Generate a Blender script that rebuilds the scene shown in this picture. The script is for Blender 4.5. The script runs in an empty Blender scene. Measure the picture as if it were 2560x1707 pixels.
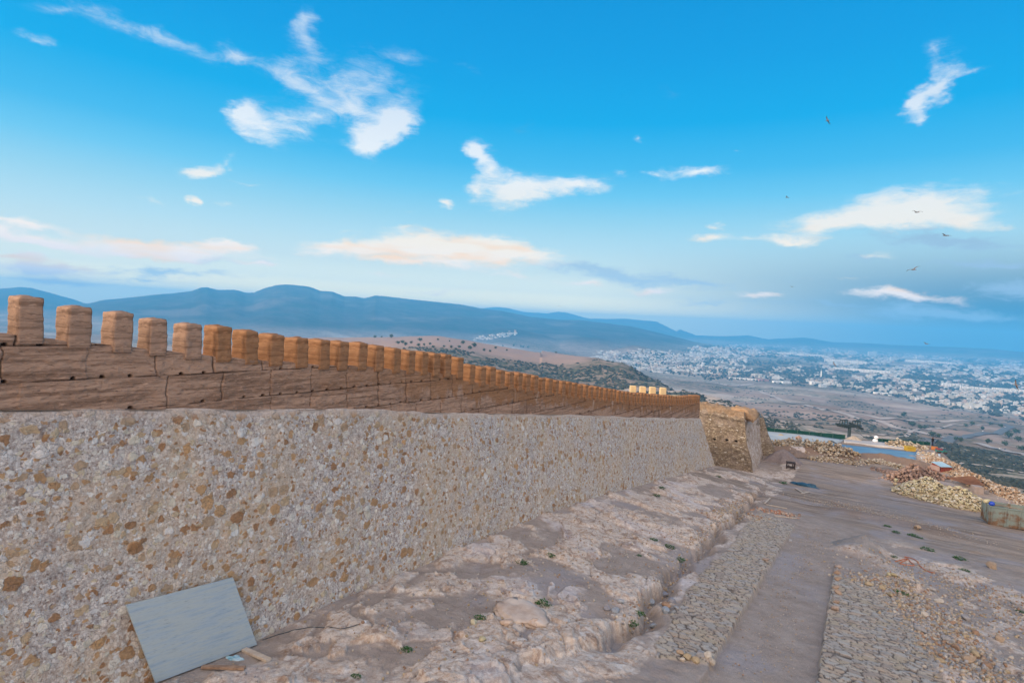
import bpy, bmesh, math, random
import numpy as np
from mathutils import Vector, Matrix
random.seed(7); rng = np.random.default_rng(7)
SC = bpy.context.scene
COL = SC.collection
rad = math.radians

# ------------------------------------------------------------------ camera
FPX, CX, CY = 1422., 1280., 853.5            # focal length and centre, in pixels of a 2560 px wide frame
YAW, PITCH, ROLL = rad(31.6), rad(-2.1), rad(3.1)
f_ = np.array([-math.sin(YAW)*math.cos(PITCH), math.cos(YAW)*math.cos(PITCH), math.sin(PITCH)])
r0 = np.array([math.cos(YAW), math.sin(YAW), 0.]); u0 = np.cross(r0, f_)
r_ = math.cos(ROLL)*r0 + math.sin(ROLL)*u0
u_ = -math.sin(ROLL)*r0 + math.cos(ROLL)*u0
cam_d = bpy.data.cameras.new("camera"); cam = bpy.data.objects.new("camera", cam_d); COL.objects.link(cam)
cam.matrix_world = Matrix(((r_[0], u_[0], -f_[0], 0), (r_[1], u_[1], -f_[1], 0), (r_[2], u_[2], -f_[2], 0), (0, 0, 0, 1)))
cam_d.sensor_width = 36.; cam_d.lens = 36.*FPX/2560.; cam_d.clip_start = .1; cam_d.clip_end = 80000.
SC.camera = cam

def ray(x, y):
    d = f_*FPX + r_*(x-CX) + u_*(CY-y)
    return d/np.linalg.norm(d)
def at_r(x, y, r):                            # point seen at a pixel of the photograph, r metres away horizontally
    d = ray(x, y); return d*(r/math.hypot(d[0], d[1]))
def at_u(x, y, u):
    d = ray(x, y); return d*(u/d[1])
def at_v(x, y, v):
    d = ray(x, y); return d*(v/d[0])

# ------------------------------------------------------------------ node helpers
def nd(t, kind, ins=None, out=0, **props):
    n = t.nodes.new(kind)
    for k, v in props.items(): setattr(n, k, v)
    if ins:
        for k, v in ins.items():
            s = n.inputs[k]
            if isinstance(v, bpy.types.NodeSocket): t.links.new(v, s)
            else: s.default_value = v
    return n.outputs[out]
def mt(t, op, a, b=0., c=0., clamp=False):
    return nd(t, 'ShaderNodeMath', {0: a, 1: b, 2: c}, operation=op, use_clamp=clamp)
def mixc(t, fac, a, b, blend='MIX'):
    n = t.nodes.new('ShaderNodeMix'); n.data_type = 'RGBA'; n.blend_type = blend; n.clamp_factor = True
    for i, v in ((0, fac), (6, a), (7, b)):
        if isinstance(v, bpy.types.NodeSocket): t.links.new(v, n.inputs[i])
        else: n.inputs[i].default_value = v if i == 0 else (*v[:3], 1)
    return n.outputs[2]
def noise(t, vec, scale, detail=4, rough=.55, dist=0., out=0):
    return nd(t, 'ShaderNodeTexNoise', {'Vector': vec, 'Scale': scale, 'Detail': detail, 'Roughness': rough, 'Distortion': dist}, out)
def voro(t, vec, scale, feature='F1', out=0, rnd=1.):
    return nd(t, 'ShaderNodeTexVoronoi', {'Vector': vec, 'Scale': scale, 'Randomness': rnd}, out, feature=feature)
def ramp(t, fac, stops, interp='LINEAR'):
    n = t.nodes.new('ShaderNodeValToRGB'); n.color_ramp.interpolation = interp
    e = n.color_ramp.elements
    while len(e) < len(stops): e.new(.5)
    for el, (p, c) in zip(e, stops):
        el.position = p; el.color = (*c, 1) if len(c) == 3 else c
    if isinstance(fac, bpy.types.NodeSocket): t.links.new(fac, n.inputs[0])
    return n.outputs[0]
def mr(t, v, a, b, c=0., d=1., typ='LINEAR'):
    return nd(t, 'ShaderNodeMapRange', {'Value': v, 'From Min': a, 'From Max': b, 'To Min': c, 'To Max': d}, interpolation_type=typ)
def mapping(t, vec, loc=(0, 0, 0), rot=(0, 0, 0), scale=(1, 1, 1), typ='POINT'):
    return nd(t, 'ShaderNodeMapping', {'Vector': vec, 'Location': loc, 'Rotation': rot, 'Scale': scale}, vector_type=typ)
def attr(t, name, out=2):
    n = t.nodes.new('ShaderNodeAttribute'); n.attribute_name = name; return n.outputs[out]
def coord(t, kind='Object'):
    return t.nodes.new('ShaderNodeTexCoord').outputs[kind]
def objrand(t):
    return t.nodes.new('ShaderNodeObjectInfo').outputs['Random']
def mat(name, build, rough=.95, spec=.15):
    m = bpy.data.materials.new(name); m.use_nodes = True
    t = m.node_tree; t.nodes.clear()
    o = t.nodes.new('ShaderNodeOutputMaterial'); b = t.nodes.new('ShaderNodeBsdfPrincipled')
    t.links.new(b.outputs[0], o.inputs[0])
    b.inputs['Roughness'].default_value = rough; b.inputs['Specular IOR Level'].default_value = spec
    res = build(t)
    if not isinstance(res, tuple): res = (res,)
    for v, s in zip(res, ('Base Color', 'Normal', 'Roughness')):
        if v is None: continue
        if isinstance(v, bpy.types.NodeSocket): t.links.new(v, b.inputs[s])
        else: b.inputs[s].default_value = v
    return m
def bump(t, h, strength=.5, dist=.02, normal=None):
    ins = {'Height': h, 'Strength': strength, 'Distance': dist}
    if normal is not None: ins['Normal'] = normal
    return nd(t, 'ShaderNodeBump', ins)
def lin(r, g, b):
    def c(x):
        x /= 255.; return x/12.92 if x <= .04045 else ((x+.055)/1.055)**2.4
    return (c(r), c(g), c(b))

# ------------------------------------------------------------------ world: sky and clouds
world = bpy.data.worlds.new("World"); SC.world = world; world.use_nodes = True
wt = world.node_tree; wt.nodes.clear()
SUN_EL = 16.
SUN_DIR = Vector((-.80, -.66, 0)).normalized()*math.cos(rad(SUN_EL)) + Vector((0, 0, math.sin(rad(SUN_EL))))
wo = wt.nodes.new('ShaderNodeOutputWorld'); bg = wt.nodes.new('ShaderNodeBackground'); wt.links.new(bg.outputs[0], wo.inputs[0])
bg.inputs['Strength'].default_value = .1
skyt = wt.nodes.new('ShaderNodeTexSky'); skyt.sky_type = 'NISHITA'; skyt.sun_disc = False
skyt.sun_elevation = rad(SUN_EL); skyt.sun_rotation = math.atan2(SUN_DIR.x, SUN_DIR.y)
dirv = nd(wt, 'ShaderNodeVectorMath', {0: coord(wt, 'Generated')}, operation='NORMALIZE')
sx = nd(wt, 'ShaderNodeSeparateXYZ', {0: dirv})
sxn = sx.node
X, Y, Z = sxn.outputs
el = mt(wt, 'MULTIPLY', mt(wt, 'ARCSINE', Z), 57.29578)
# azimuth measured from the middle of the view, in degrees to the right
az0 = mt(wt, 'MULTIPLY', mt(wt, 'ARCTAN2', mt(wt, 'ADD', mt(wt, 'MULTIPLY', X, math.cos(YAW)), mt(wt, 'MULTIPLY', Y, math.sin(YAW))),
      mt(wt, 'ADD', mt(wt, 'MULTIPLY', X, -math.sin(YAW)), mt(wt, 'MULTIPLY', Y, math.cos(YAW)))), 57.29578)
grad = ramp(wt, mt(wt, 'DIVIDE', mt(wt, 'ADD', el, 2.), 34.), [(max(0, (e+2)/34), tuple(q/3. for q in c)) for e, c in (
    (-2, (2., 1.6, .8)), (1.5, (2.3, 1.8, .85)), (3, (1.25, 1.2, .9)), (5, (.82, .94, .88)), (7.5, (.57, .83, .91)), (10, (.36, .72, .90)), (12.5, (.17, .62, .92)),
    (15, (.06, .51, .89)), (19, (.0, .42, .85)), (24, (0, .35, .79)), (31, (0, .29, .71)))])
# towards the right the air over the horizon is darker and bluer
rgt = mt(wt, 'MULTIPLY', mr(wt, az0, 4., 42., 0., 1., 'SMOOTHSTEP'), mr(wt, el, 10., 2.5, 0., 1., 'SMOOTHSTEP'))
grad = mixc(wt, rgt, grad, (.015, .07, .125))
azel = nd(wt, 'ShaderNodeCombineXYZ', {0: az0, 1: el, 2: 0.})
n1 = noise(wt, mapping(wt, azel, scale=(.16, .3, 1)), 1., 5, .6, out=1)
n1v = nd(wt, 'ShaderNodeVectorMath', {0: n1, 1: (.5, .5, .5)}, operation='SUBTRACT')
warp = nd(wt, 'ShaderNodeVectorMath', {0: n1v, 1: (6.5, 3.0, 0), 2: azel}, operation='MULTIPLY_ADD')
def px_azel(x, y):
    d = ray(x, y)
    return (math.degrees(math.atan2(d[0]*math.cos(YAW)+d[1]*math.sin(YAW), -d[0]*math.sin(YAW)+d[1]*math.cos(YAW))), math.degrees(math.asin(d[2])))
def blob_sum(blobs):
    acc = None
    for (x, y, rx, ry, rot, w) in blobs:
        a, e = px_azel(x, y); a2, e2 = px_azel(x+60, y)
        k = math.hypot(a2-a, e2-e)/60.; tilt = math.atan2(e2-e, a2-a)
        m = mapping(wt, warp, (a, e, 0), (0, 0, tilt-rad(rot)), (rx*k*1.2, ry*k*1.2, 1), 'TEXTURE')
        g = nd(wt, 'ShaderNodeTexGradient', {0: m}, 1, gradient_type='QUADRATIC_SPHERE')
        acc = mt(wt, 'MULTIPLY_ADD', g, w, acc if acc is not None else 0.)
    return acc
WHITE = [  # x, y (photo px), rx, ry, rotation clockwise, weight
 (60,90,95,30,8,1.1),(150,25,190,32,8,.75),(330,70,180,40,22,.85),(450,115,150,38,18,.95),(590,142,110,32,8,1.2),(560,100,90,24,4,.5),
 (690,190,140,42,28,.85),(790,240,150,44,32,1.),(890,275,100,40,30,1.1),
 (770,60,62,75,10,1.1),(765,120,70,90,0,1.05),(740,190,90,60,0,.6),(950,215,170,120,20,.95),(880,230,120,90,30,.7),(1010,150,110,26,12,.45),(1180,175,120,14,10,.45),
 (985,305,95,48,-28,2.4),(910,360,75,50,20,1.9),(950,335,90,50,-30,2.),
 (610,290,56,62,50,2.2),(650,330,70,46,40,1.3),(700,300,160,90,10,.85),(740,330,120,50,10,.6),(800,300,80,34,10,.8),
 (520,423,105,28,-2,2.6),(585,395,34,46,20,.7),(640,455,120,12,4,.6),(484,498,32,20,20,2.2),(370,492,66,26,8,.85),(570,505,70,26,12,.8),
 (1190,385,52,46,30,2.4),(1225,425,70,60,40,1.5),(1190,475,50,34,-30,1.4),(1300,482,140,52,-4,3.),(1440,462,130,34,-4,2.5),(1120,508,26,22,0,2.2),
 (1020,518,90,12,0,.5),(1760,424,130,24,-2,1.9),(1640,432,70,18,-2,1.),(1555,433,50,14,0,.7),(1600,340,34,20,0,.8),(1850,378,34,10,0,.8),(1680,225,110,60,0,.3),
 (2372,115,55,45,0,.8),(2378,165,70,50,0,1.1),(2350,215,66,48,-40,2.5),(2315,262,60,44,-30,2.5),(2330,290,40,26,0,1.),(2430,175,60,14,-30,.8),
 (2300,515,260,80,-4,2.8),(2180,560,220,40,-2,1.4),(2080,555,240,50,-9,2.2),(2390,545,170,55,6,1.4),(1960,600,180,20,-2,1.8),(1780,597,95,24,-6,1.9),(1785,560,42,22,0,1.3),(2520,560,90,26,0,1.),
 (1830,635,60,12,0,.5),(2190,632,90,22,-8,.9),(2540,618,60,12,0,.7),(2250,737,280,26,3,2.4),(2100,690,260,14,0,.5),
 (70,575,140,24,4,2.6),(100,612,180,26,10,3.6),(30,650,140,18,4,2.4),(110,675,250,34,2,3.2),(330,612,220,42,5,3.6),(440,634,190,32,4,3.2),(560,618,110,24,6,2.8),(150,705,230,18,2,2.2),(640,655,120,12,4,1.6),
 (640,640,100,12,4,.8),(470,692,110,9,0,.8),(380,722,150,10,0,.7),
 (880,622,190,38,3,3.),(1080,612,220,54,2,3.8),(1260,632,230,40,4,3.),(1130,665,240,34,4,1.3),(1010,565,80,14,0,.8),(870,570,90,12,0,.5),(950,692,160,12,0,.7),(1100,730,150,14,0,.9),(1300,690,120,24,10,.9),
 (1455,713,90,20,4,1.9),(1630,728,100,18,0,2.),(1900,742,90,15,0,1.7),(1000,655,160,14,0,1.5),(1650,780,130,10,0,.3)]
GREY = [(1560,692,340,36,8,2.),(2350,780,420,46,2,1.5),(430,680,340,20,2,1.5),(1460,665,200,20,6,.9),(1750,712,220,22,6,.8),(520,648,300,18,3,1.1),(360,700,300,16,2,1.1),(2380,598,330,30,3,2.4),(2480,655,260,30,2,2.2),(2300,570,220,22,0,1.),(2540,720,220,50,0,1.6),
 (2150,640,220,20,4,.8),(2400,790,400,22,2,.7),(1240,230,260,60,0,0.0),(1300,322,70,30,0,.35),(1800,760,300,16,3,.7),(2100,765,300,14,3,.6)]
fb = noise(wt, mapping(wt, azel, scale=(.38, .95, 1)), 1., 9, .68, .8)
fb2 = noise(wt, mapping(wt, azel, rot=(0, 0, .25), scale=(.12, .5, 1)), 2.2, 6, .65, 1.)
ero = mt(wt, 'MULTIPLY', mt(wt, 'SUBTRACT', .52, mt(wt, 'ADD', mt(wt, 'MULTIPLY', fb, .6), mt(wt, 'MULTIPLY', fb2, .4))), 4.2)
bw = blob_sum(WHITE)
white = mt(wt, 'MULTIPLY', mr(wt, mt(wt, 'SUBTRACT', mt(wt, 'MULTIPLY', bw, 1.3), ero), 0., 2.4, typ='SMOOTHSTEP'), mr(wt, bw, .12, .6))
gw = blob_sum(GREY)
grey = mt(wt, 'MULTIPLY', mr(wt, mt(wt, 'SUBTRACT', gw, ero), 0., 1.6, 0, .75, 'SMOOTHSTEP'), mr(wt, gw, .05, .4))
cw = ramp(wt, mt(wt, 'DIVIDE', el, 30.), [(0., lin(238, 215, 205)), (.12, lin(246, 226, 212)), (.24, lin(252, 236, 214)), (.36, lin(255, 250, 240)), (.5, lin(248, 252, 255)), (.8, lin(196, 220, 245))])
warm = mr(wt, noise(wt, mapping(wt, azel, scale=(.1, .5, 1)), 1.3, 2), .46, .66)
low = mr(wt, el, 10.5, 6.5)
cw = mixc(wt, mt(wt, 'MULTIPLY', warm, low), cw, lin(255, 214, 170))
third = lambda c, k: nd(wt, 'ShaderNodeVectorMath', {0: c, 'Scale': mt(wt, 'MULTIPLY', mr(wt, el, 12., 3., 1., k, 'SMOOTHSTEP'), 1/3.)}, operation='SCALE')
gcol = nd(wt, 'ShaderNodeCombineXYZ', {0: .33, 1: .47, 2: .62})
skyc = mixc(wt, grey, grad, third(gcol, 1.35))
skyc = mixc(wt, mt(wt, 'MULTIPLY', white, .97), skyc, third(cw, 1.45))
# fill glow added to the sky behind the camera, brightening wall and ground
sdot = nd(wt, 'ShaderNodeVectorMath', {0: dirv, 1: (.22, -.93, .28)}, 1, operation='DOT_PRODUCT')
fill_glow = mr(wt, sdot, -.1, 1., 0., 1., 'SMOOTHSTEP')
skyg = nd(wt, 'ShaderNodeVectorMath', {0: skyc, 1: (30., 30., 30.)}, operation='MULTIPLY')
skyg = mixc(wt, fill_glow, skyg, (29.5, 24.2, 19.6))
skyg = mixc(wt, .006, skyg, skyt.outputs[0])
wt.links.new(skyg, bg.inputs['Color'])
world.cycles.sampling_method = 'MANUAL'; world.cycles.sample_map_resolution = 512

# ------------------------------------------------------------------ sun, exposure
sl = bpy.data.lights.new("sun", 'SUN'); sl.energy = 4.4; sl.angle = rad(9); sl.color = (1., .80, .58)
so = bpy.data.objects.new("sun", sl); COL.objects.link(so); so.rotation_euler = SUN_DIR.to_track_quat('Z', 'Y').to_euler()
SC.view_settings.view_transform = 'Standard'; SC.view_settings.look = 'None'; SC.view_settings.exposure = 0.; SC.view_settings.gamma = 1.
SC.cycles.max_bounces = 5; SC.cycles.diffuse_bounces = 2; SC.cycles.volume_bounces = 1; SC.cycles.use_denoising = True

# ------------------------------------------------------------------ numpy noise
def _h(ix, iy, seed):
    n = (ix.astype(np.int64)*374761393 + iy.astype(np.int64)*668265263 + seed*974634777) & 0xffffffff
    n = ((n ^ (n >> 13))*1274126177) & 0xffffffff
    return ((n ^ (n >> 16)) & 0xffffff)/float(0xffffff)
def vnoise(x, y, seed=0):
    ix = np.floor(x); iy = np.floor(y); fx = x-ix; fy = y-iy
    fx = fx*fx*fx*(fx*(fx*6-15)+10); fy = fy*fy*fy*(fy*(fy*6-15)+10)
    a = _h(ix, iy, seed); b = _h(ix+1, iy, seed); c = _h(ix, iy+1, seed); d = _h(ix+1, iy+1, seed)
    return a+(b-a)*fx+(c-a)*fy+(a-b-c+d)*fx*fy
def fbm(x, y, oct=5, seed=0, gain=.5):
    s = 0; a = 1; n = 0
    for i in range(oct):
        s = s+a*vnoise(x, y, seed+i*17); n += a; a *= gain; x = x*2.03+1.7; y = y*2.03-3.1
    return s/n                                              # 0..1, mean .5
def ridged(x, y, oct=5, seed=0):
    s = 0; a = 1; n = 0
    for i in range(oct):
        s = s+a*(1-np.abs(2*vnoise(x, y, seed+i*13)-1)); n += a; a *= .5; x = x*2.03+5.2; y = y*2.03+1.3
    return s/n
def sst(x, a, b):
    t = np.clip((x-a)/(b-a), 0, 1); return t*t*(3-2*t)
def cells(x, y, seed=0):                                    # worley: nearest, second nearest, id
    ix = np.floor(x); iy = np.floor(y)
    f1 = np.full(np.shape(x), 9.); f2 = f1.copy(); idd = np.zeros(np.shape(x))
    for dx in (-1, 0, 1):
        for dy in (-1, 0, 1):
            cx_ = ix+dx; cy_ = iy+dy
            px = cx_+_h(cx_, cy_, seed); py = cy_+_h(cx_, cy_, seed+5)
            d = np.hypot(px-x, py-y); r = _h(cx_, cy_, seed+9)
            m = d < f1
            f2 = np.where(m, f1, np.minimum(f2, d)); idd = np.where(m, r, idd); f1 = np.where(m, d, f1)
    return f1, f2, idd

# ------------------------------------------------------------------ mesh helpers
def mesh_np(name, co, faces, m, parent=None, smooth=True, attrs=None, mats=None):
    me = bpy.data.meshes.new(name)
    co = np.ascontiguousarray(co, np.float32); faces = np.ascontiguousarray(faces, np.int32)
    k = faces.shape[1]
    me.vertices.add(len(co)); me.vertices.foreach_set('co', co.ravel())
    me.loops.add(faces.size); me.loops.foreach_set('vertex_index', faces.ravel())
    me.polygons.add(len(faces)); me.polygons.foreach_set('loop_start', np.arange(0, faces.size, k, dtype=np.int32))
    me.update(calc_edges=True)
    if smooth: me.shade_smooth()
    for an, av in (attrs or {}).items():
        av = np.asarray(av, np.float32)
        if av.ndim == 1:
            a = me.attributes.new(an, 'FLOAT', 'POINT'); a.data.foreach_set('value', av)
        else:
            a = me.attributes.new(an, 'FLOAT_COLOR', 'POINT'); a.data.foreach_set('color', np.c_[av, np.ones(len(av))].astype(np.float32).ravel())
    o = bpy.data.objects.new(name, me); COL.objects.link(o)
    if isinstance(m, (list, tuple)):
        for q in m: me.materials.append(q)
    elif m: me.materials.append(m)
    if parent: o.parent = parent
    return o
def grid_faces(ni, nj, off=0):
    i, j = np.meshgrid(np.arange(ni-1), np.arange(nj-1), indexing='ij'); a = (i*nj+j).ravel()+off
    return np.c_[a, a+nj, a+nj+1, a+1]
def tag(o, label=None, cat=None, group=None, kind=None):
    if label: o['label'] = label
    if cat: o['category'] = cat
    if group: o['group'] = group
    if kind: o['kind'] = kind
    return o
def empty(name, loc=(0, 0, 0), rz=0.):
    o = bpy.data.objects.new(name, None); o.location = loc; o.rotation_euler = (0, 0, rz); o.empty_display_size = .2; COL.objects.link(o); return o
def copy_tree(o, parent=None):
    c = o.copy(); COL.objects.link(c); c.parent = parent
    for ch in list(o.children): copy_tree(ch, c)
    return c
class MB:                                                    # collects boxes, bars, lumps into one mesh
    def __init__(s): s.v = []; s.f = []
    def add(s, vs, fs):
        n = len(s.v); s.v += [tuple(v) for v in vs]; s.f += [tuple(n+i for i in f) for f in fs]; return s
    def box(s, c, size, M=None, taper=1.):
        a, b, h = size[0]/2, size[1]/2, size[2]/2; vs = []
        for z, k in ((-h, 1.), (h, taper)):
            for x, y in ((-a, -b), (a, -b), (a, b), (-a, b)): vs.append(Vector((x*k, y*k, z)))
        vs = [(M @ v if M is not None else v)+Vector(c) for v in vs]
        return s.add(vs, [(3, 2, 1, 0), (4, 5, 6, 7), (0, 1, 5, 4), (1, 2, 6, 5), (2, 3, 7, 6), (3, 0, 4, 7)])
    def bar(s, p, q, r, n=8, r2=None):
        p = Vector(p); q = Vector(q); d = (q-p).normalized(); a = d.orthogonal().normalized(); b = d.cross(a)
        r2 = r if r2 is None else r2; vs = []
        for c, rr in ((p, r), (q, r2)):
            for i in range(n):
                t = 2*math.pi*i/n; vs.append(c+(a*math.cos(t)+b*math.sin(t))*rr)
        fs = [(i, (i+1) % n, n+(i+1) % n, n+i) for i in range(n)]+[tuple(range(n))[::-1], tuple(range(n, 2*n))]
        return s.add(vs, fs)
    def tube(s, pts, r, n=6):
        for p, q in zip(pts[:-1], pts[1:]): s.bar(p, q, r, n)
        return s
    def build(s, name, m, parent=None, bevel=0., smooth=False):
        me = bpy.data.meshes.new(name); me.from_pydata(s.v, [], s.f); me.update()
        if bevel:
            bm = bmesh.new(); bm.from_mesh(me); bmesh.ops.bevel(bm, geom=bm.edges[:], offset=bevel, segments=2, affect='EDGES', profile=.6); bm.to_mesh(me); bm.free()
        if smooth: me.shade_smooth()
        me.materials.append(m); o = bpy.data.objects.new(name, me); COL.objects.link(o)
        if parent: o.parent = parent
        return o
ICO = {}
def ico(sub):
    if sub not in ICO:
        bm = bmesh.new(); bmesh.ops.create_icosphere(bm, subdivisions=sub, radius=1.)
        ICO[sub] = (np.array([v.co[:] for v in bm.verts]), np.array([[v.index for v in f.verts] for f in bm.faces])); bm.free()
    return ICO[sub]
def rock_shape(sub=2, r=None, cut=4):
    """angular broken stone: a sphere cut by random planes"""
    r = r or rng; v, f = ico(sub); v = v.copy()
    for _ in range(cut+3):
        n = r.normal(size=3); n /= np.linalg.norm(n); k = r.uniform(.45, .8)
        d = v@n; v -= np.outer(np.maximum(d-k, 0), n)
    v *= r.uniform(.75, 1.25, 3); v += r.normal(size=v.shape)*.02
    v /= np.abs(v).max()
    return v, f
def rotm(r):
    q = r.normal(size=4); q /= np.linalg.norm(q); w, x, y, z = q
    return np.array([[1-2*(y*y+z*z), 2*(x*y-z*w), 2*(x*z+y*w)], [2*(x*y+z*w), 1-2*(x*x+z*z), 2*(y*z-x*w)], [2*(x*z-y*w), 2*(y*z+x*w), 1-2*(x*x+y*y)]])
def scatter_mesh(name, m, shapes, P, S, rnd=None, flat=1., attrs=None, smooth=False):
    """many small shapes in one mesh; P centres, S sizes; attribute 'rnd' differs per lump"""
    V = []; Fc = []; A = []; n = 0
    rnd = rng.random(len(P)) if rnd is None else rnd
    for i, (p, s) in enumerate(zip(P, S)):
        v, f = shapes[i % len(shapes)]
        w = (v@rotm(rng).T)*s*np.array([1, 1, flat]) + p
        V.append(w); Fc.append(f+n); A.append(np.full(len(v), rnd[i])); n += len(v)
    return mesh_np(name, np.concatenate(V), np.concatenate(Fc), m, smooth=smooth, attrs={'rnd': np.concatenate(A)})

# ------------------------------------------------------------------ the site: heights of the ground
K = 1.5; S = .127                                            # scale of the site, slope along the wall (+Y runs down along the wall, +X to the right)
FH_B = np.array([0, 3, 6.76, 8.3, 10.5, 14.4, 18.2, 23.9, 33., 48.7, 200]); FH_H = np.array([-5.75, -5.69, -5.62, -5.38, -5.25, -4.97, -4.76, -4.64, -4.70, -4.81, -4.9])
def base_z(y):
    b = y/K
    z = -5.3*K - S*y
    k = sst(b, 40, 62); zf = -17.6 - .004*(y-80)
    return z*(1-k)+np.maximum(z, zf)*k
def ground_flat(x, y):                                       # without small relief
    return base_z(y)
def to_ground(x, y, fn=None):                                # where the sight line of a photo pixel meets the ground
    fn = fn or ground_q; d = ray(x, y); t = 3.*np.exp(np.linspace(0, math.log(130), 1500))
    for _ in range(2):
        P = d*t[:, None]; k = np.where(P[:, 2] < fn(P[:, 0], P[:, 1]))[0]; k = max(k[0], 1) if len(k) else len(t)-1
        t = np.linspace(t[k-1], t[k], 200)
    return d*t[-1] if P is None else P[k]
flat = lambda X_, Y_: base_z(Y_)
EDGE = np.array([to_ground(x, y, flat)[:2] for x, y in ((1500, 1068), (1700, 1068), (1905, 1074), (2110, 1094), (2325, 1110), (2352, 1136), (2400, 1175), (2480, 1213), (2560, 1246), (2700, 1320), (2900, 1480), (3300, 1900))])
EDGE = np.concatenate([[[-60, EDGE[0][1]]], EDGE, [[EDGE[-1][0]+10, -40], [-60, -40]]])
def edge_dist(x, y):                                         # >0 outside the terrace
    d = np.full(np.shape(x), 1e9); ins = np.zeros(np.shape(x), bool); n = len(EDGE)
    for i in range(n):
        ax, ay = EDGE[i]; bx, by = EDGE[(i+1) % n]; ex, ey = bx-ax, by-ay
        t = np.clip(((x-ax)*ex+(y-ay)*ey)/(ex*ex+ey*ey), 0, 1)
        d = np.minimum(d, np.hypot(x-ax-t*ex, y-ay-t*ey))
        c = ((ay > y) != (by > y)) & (x < (bx-ax)*(y-ay)/((by-ay) if by != ay else 1e-9)+ax)
        ins ^= c
    return np.where(ins, -d, d)
def seg_dist(x, y, pts):
    d = np.full(np.shape(x), 1e9)
    for (ax, ay), (bx, by) in zip(pts[:-1], pts[1:]):
        ex, ey = bx-ax, by-ay; t = np.clip(((x-ax)*ex+(y-ay)*ey)/(ex*ex+ey*ey+1e-9), 0, 1)
        d = np.minimum(d, np.hypot(x-ax-t*ex, y-ay-t*ey))
    return d
def gp(pts): return [tuple(to_ground(x, y, flat)[:2]) for x, y in pts]
BERM = gp([(1930, 1128), (2010, 1134), (2110, 1142), (2210, 1152), (2300, 1166)])
EDGEROCK = gp([(2335, 1150), (2370, 1166), (2430, 1196), (2500, 1226), (2560, 1252)])
SANDH = to_ground(2155, 1372, flat)[:2]; DIRTH = gp([(2130, 1285), (2220, 1305), (2330, 1330)])
CRUST = gp([(2120, 1378), (2190, 1400), (2250, 1440), (2300, 1480)])
GRAVH = to_ground(1965, 1148, flat)[:2]; DARKC = to_ground(2030, 1138, flat)[:2]
TR_B = [8, 11, 13, 16, 22, 30, 43, 50]; TR_V = [-5.2, -4.25, -4.15, -4.5, -4.75, -5.0, -5.45, -5.5]      # right rim of the rock shelf
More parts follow.
